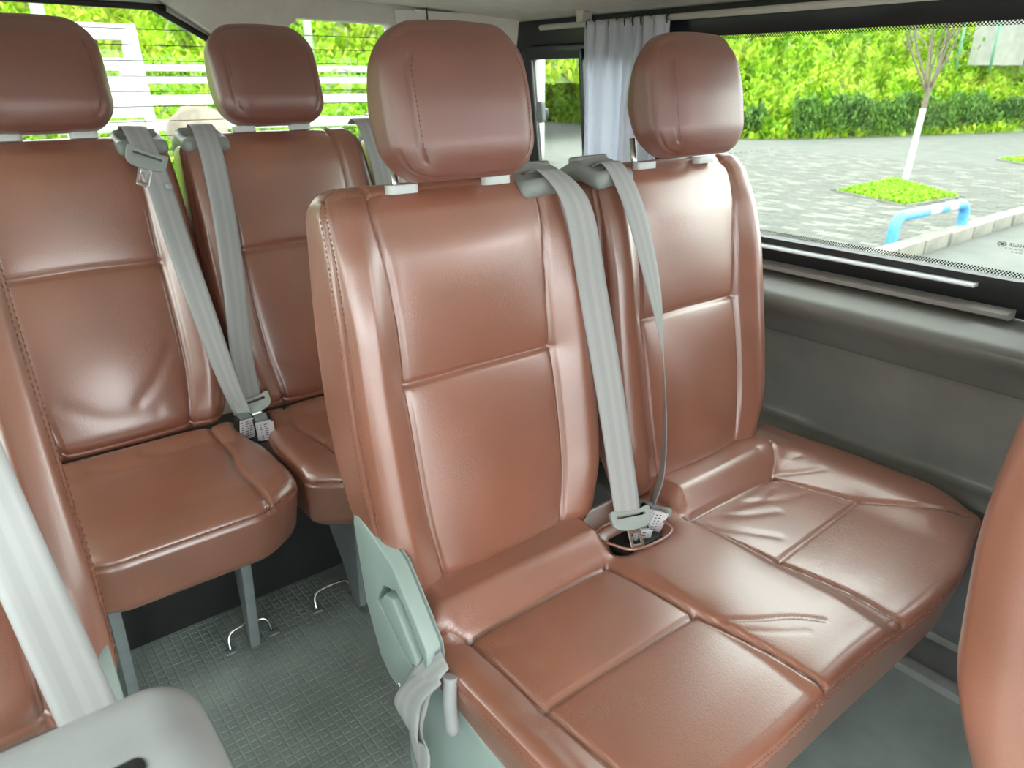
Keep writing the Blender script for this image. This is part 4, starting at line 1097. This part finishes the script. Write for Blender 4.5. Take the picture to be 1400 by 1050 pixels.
grass_square([(11.7, 6.25), (11.0, 4.85), (12.5, 4.75), (13.9, 6.4)], 'square of bright grass around the white trunked tree', 3600, 3)
grass_square([(19.4, 6.7), (18.2, 5.4), (21.5, 5.0), (22.5, 6.4)], 'square of grass farther along the pavement by the right edge', 2600, 4)

# tree with a lime-washed trunk
def young_tree(base, label, lean, h_white, h_fork, seed, n_br=9, br_len=1.6, leaves=True, rad=.065):
    g = np.random.default_rng(seed); b = np.array(base, float); t = thing('young_tree', label, 'tree', tuple(b), 'young trees')
    L = np.array(lean, float)
    wp = [np.zeros(3), L * h_white * .5 + [0, 0, h_white * .5], L * h_white + [0, 0, h_white]]
    obj('trunk_painted', tube(wp, rad, WHITEP, 12, 'trunk_painted', rads=[rad * 1.1, rad, rad * .9]), t)
    fk = L * h_fork + np.array([0, 0, h_fork])
    obj('trunk', tube([wp[-1], (wp[-1] + fk) / 2, fk], rad * .8, BARK, 10, 'trunk', rads=[rad * .82, rad * .75, rad * .7]), t)
    meshes, tips = [], []
    for k in range(n_br):
        a = 2 * np.pi * k / n_br + g.uniform(-.3, .3); sp = g.uniform(.18, .6); ln = br_len * g.uniform(.7, 1.1)
        d = np.array([math.cos(a) * sp, math.sin(a) * sp, 1.0]); d /= np.linalg.norm(d)
        s0 = fk - np.array([0, 0, g.uniform(0, .25)])
        m1 = s0 + d * ln * .45 + g.normal(0, .04, 3); e1 = s0 + d * ln + np.array([0, 0, .25 * ln]) + g.normal(0, .06, 3)
        bo = obj('branch', tube([s0, m1, e1], .03, BARK, 7, 'branch', rads=[rad * .42, rad * .28, rad * .10]), t)
        for q in range(4):
            f = g.uniform(.3, .9); st0 = s0 * (1 - f) + e1 * f; dd = d + g.normal(0, .45, 3); dd /= np.linalg.norm(dd); ee = st0 + dd * ln * .45
            obj('twig', tube([st0, (st0 + ee) / 2 + g.normal(0, .02, 3), ee], .01, BARK, 5, 'twig', rads=[rad * .20, rad * .13, rad * .06]), bo)
            tips += [ee, (st0 + ee) / 2]
        tips.append(e1)
    if leaves:
        T = np.array(tips); C3 = np.repeat(T, 3, 0) + g.normal(0, .05, (len(T) * 3, 3)); Vb, Fb = blades(C3, .09, .045, 1.0, seed)
        obj('leaf_cluster', mesh_from('leaves', Vb, Fb, LEAFB, False), t, kind='stuff')
    return t
young_tree((13.6, 6.07, GZ), 'bare young tree with a white painted trunk in the grass square', (.05, -.03, 0), 1.22, 1.55, 5, 8, 1.75, True, .052)
young_tree((11.0, 12.9, GZ), 'white painted tree trunk seen through the small sliding window', (.0, .0, 0), 2.6, 3.0, 8, 5, 1.2, False, .10)

# hillside right
def hill_mesh(foot, rise, depth, nd_, name, mat, rough=.35, seed=1, z0=GZ):
    g = np.random.default_rng(seed); foot = np.array(foot, float); F_ = catmull(foot, 14)
    cdir = F_ / np.linalg.norm(F_, axis=1, keepdims=True)
    V, F = [], []; m = len(F_)
    for i in range(nd_ + 1):
        t_ = i / nd_
        for k in range(m):
            p_ = F_[k] + cdir[k] * depth * t_
            z = z0 + rise * (t_ ** .85) + (g.normal(0, rough) if i else 0) * min(1, t_ * 6)
            V.append((p_[0], p_[1], z))
    for i in range(nd_):
        for k in range(m - 1):
            a = i * m + k; F.append((a, a + 1, a + m + 1, a + m))
    return np.array(V), F, m
def scatter(V, F, n, seed, bias=1.0):
    g = np.random.default_rng(seed); Q = np.array(F); a = np.linalg.norm(np.cross(V[Q[:, 1]] - V[Q[:, 0]], V[Q[:, 3]] - V[Q[:, 0]]), axis=1)
    d = np.linalg.norm(V[Q].mean(1)[:, :2], axis=1); w = a / d ** bias; w /= w.sum()
    q = Q[g.choice(len(Q), n, p=w)]; u, v = g.uniform(0, 1, (2, n, 1))
    return V[q[:, 0]] * (1 - u) * (1 - v) + V[q[:, 1]] * u * (1 - v) + V[q[:, 2]] * u * v + V[q[:, 3]] * (1 - u) * v

def up_faces(V, F):
    out = []
    for f in F:
        n = np.cross(V[f[1]] - V[f[0]], V[f[2]] - V[f[0]]); out.append(f if n[2] > 0 else f[::-1])
    return out
def hill(name, label, foot, rise, depth, n_leaf, size, seed, mat, z0=GZ, nd_=14, rough=.3):
    V, F, m = hill_mesh(foot, rise, depth, nd_, name, SOIL, rough, seed, z0); F = up_faces(V, F)
    h = obj(name, mesh_from(name, V, F, SOIL)); tag(h, label, 'hillside', kind='structure')
    C3 = scatter(V, F, n_leaf, seed, 1.6); C3[:, 2] -= .05
    Vb, Fb = blades(C3, size, size * .42, 1.1, seed)
    obj('foliage', mesh_from('foliage', Vb, Fb, mat, False), h, kind='stuff')
    return h
hill('hillside', 'green bushy slope behind the pavement outside the side window', [(42, 8), (31, 10.2), (25.5, 11.8), (21.2, 13.4), (20.0, 15.5), (20.5, 20), (22.5, 25), (20, 33)], 9.0, 40, 85000, .34, 11, LEAFA)
def hedge_row(pts, label, width, height, n, seed, size=.32):
    g = np.random.default_rng(seed); L = catmull(pts, 10); k = g.uniform(0, len(L) - 1.001, n); i = k.astype(int); f = (k - i)[:, None]
    P = L[i] * (1 - f) + L[i + 1] * f; th = g.uniform(0, np.pi, n); rr = np.sqrt(g.uniform(.25, 1, n)) * (1 + .05 * np.sin(k * 2.3))
    dirn = P / np.linalg.norm(P, axis=1, keepdims=True)
    P2 = P + dirn * (np.cos(th) * rr * width)[:, None]
    hm = 1 + .12 * np.sin(k * 1.1) + .10 * np.sin(k * 2.7 + 1)
    C3 = np.stack([P2[:, 0], P2[:, 1], GZ + np.sin(th) * rr * height * hm], 1)
    Vb, Fb = blades(C3, size, size * .4, 1.2, seed); ctr = L[len(L) // 2]
    V = np.array(Vb) - np.array([ctr[0], ctr[1], GZ])
    o_ = obj('hedge', mesh_from('hedge', V, Fb, LEAFB, False), None, (ctr[0], ctr[1], GZ)); tag(o_, label, 'hedge', kind='stuff')
hedge_row([(40, 9.2), (31, 11.0), (26, 12.4), (22.3, 13.8)], 'dark green hedge along the foot of the slope', 1.1, 1.1, 22000, 21, .17)
hedge_row([(21.6, 14.4), (20.8, 15.6), (20.8, 17)], 'short rounded bush at the left end of the hedge', .9, .8, 5000, 22, .16)
# pale wall with a green rail above the slope
pw = obj('retaining_wall', plate([(0, 0), (16, 0), (16, 5), (0, 5)], [], .4, (32.6, 13.1, 1.7), Vector((.90, -.43, 0)), (0, 0, 1), CONC, .02)); tag(pw, 'pale concrete wall above the green slope at the far right', 'wall')
fr_ = thing('guard_rail', 'green tube railing in front of the pale wall', 'railing', (31.2, 12.9, 1.5))
for k in range(7):
    obj('rail_post', tube([(k * 1.35, -.64 * k, 0), (k * 1.35, -.64 * k, 2.0)], .05, GREENP, 8, 'rail_post', smooth=0), fr_)
for zz in (1.9,): obj('top_rail', tube([(0, 0, zz), (8.1, -3.84, zz)], .05, GREENP, 8, 'top_rail', smooth=0), fr_)

# what the rear window shows: bank of grass, terraces, rock, white board, posts
bank = hill('grass_bank', 'rising green bank behind the van seen through the rear window', [(-6, 7.0), (-2, 7.6), (1.5, 7.9), (3.2, 7.7), (4.6, 7.3), (5.6, 7.0)], 1.75, 9.0, 26000, .16, 31, GRASSM, GZ + .35, 10, .02)
hill('wooded_slope', 'leafy slope rising behind the terraces outside the rear window', [(-14, 17), (-6, 18.5), (2, 19), (8, 18), (16, 17.5), (22, 20)], 9.0, 26, 60000, .34, 32, LEAFA, GZ + 1.6)
for k, (d, z, wd, a0, a1) in enumerate(((10.6, .93, .30, -2, 30), (12.6, 1.17, .28, 2, 32), (14.6, 1.36, .25, 6, 34), (9.2, .70, .28, 8, 36))):
    P_ = [(d * math.sin(math.radians(a)) * (1 + .004 * (a - 12)), d * math.cos(math.radians(a)) * (1 + .004 * (a - 12))) for a in np.linspace(a0, a1, 18)]
    Q_ = [(x * (1 + wd / d), y * (1 + wd / d)) for x, y in P_][::-1]
    tr = obj('terrace_edge', plate(P_ + Q_, [], .11, (0, 0, z - .06), (1, 0, 0), (0, 1, 0), WHITEP, .01)); tag(tr, ['lowest but one', 'third', 'topmost', 'lowest'][k] + ' curved white terrace step on the grass bank behind the van', 'terrace step', 'terrace steps')
g = np.random.default_rng(5)
bm = bmesh.new(); bmesh.ops.create_icosphere(bm, subdivisions=3, radius=1)
for v in bm.verts:
    n_ = v.co.normalized(); k = 1 + .06 * math.sin(5 * n_.x + 2) + .06 * math.sin(4 * n_.y + 4 * n_.z) + g.normal(0, .02)
    v.co = Vector((n_.x * .26 * k, n_.y * .25 * k, n_.z * .25 * k))
me = bpy.data.meshes.new('rock'); bm.to_mesh(me); bm.free(); me.materials.append(ROCKM); me.polygons.foreach_set('use_smooth', [True] * len(me.polygons))
rk = obj('boulder', me, None, (2.12, 7.25, .72)); tag(rk, 'rounded tan boulder on the bank behind the leftmost rear seats', 'rock')
rk2 = obj('boulder', me, None, (4.6, 8.3, .72)); rk2.rotation_euler.z = 2; rk2.scale = (.9, .8, .7); tag(rk2, 'second boulder showing beside the bench headrest', 'rock')
sgn = thing('notice_board', 'white framed board standing on the bank outside the rear window', 'sign', (1.62, 8.2, .4))
brd = plate([(-.42, .0), (-.36, 0), (-.33, .42), (.27, .42), (.33, 0), (.40, 0), (.34, 1.24), (-.36, 1.24)], [rrect(-.25, .95, .20, 1.10, .01), rrect(-.26, .80, .14, .88, .01)], .06, (0, 0, 0), (1, 0, 0), (0, 0, 1), WHITEP, .01)
obj('board', brd, sgn)
lp = obj('lamp_post', tube([(0, 0, 0), (-.05, 0, 4.2)], .075, WHITEP, 12, 'lamp', smooth=0), None, (1.62, 11.0, .6)); tag(lp, 'white post above the headrest of the leftmost rear seat', 'post')
lp2 = obj('lamp_post', tube([(0, 0, 0), (0, 0, 4.2)], .07, WHITEP, 12, 'lamp', smooth=0), None, (5.95, 13.2, .9)); tag(lp2, 'white post seen right of the middle rear headrest', 'post')
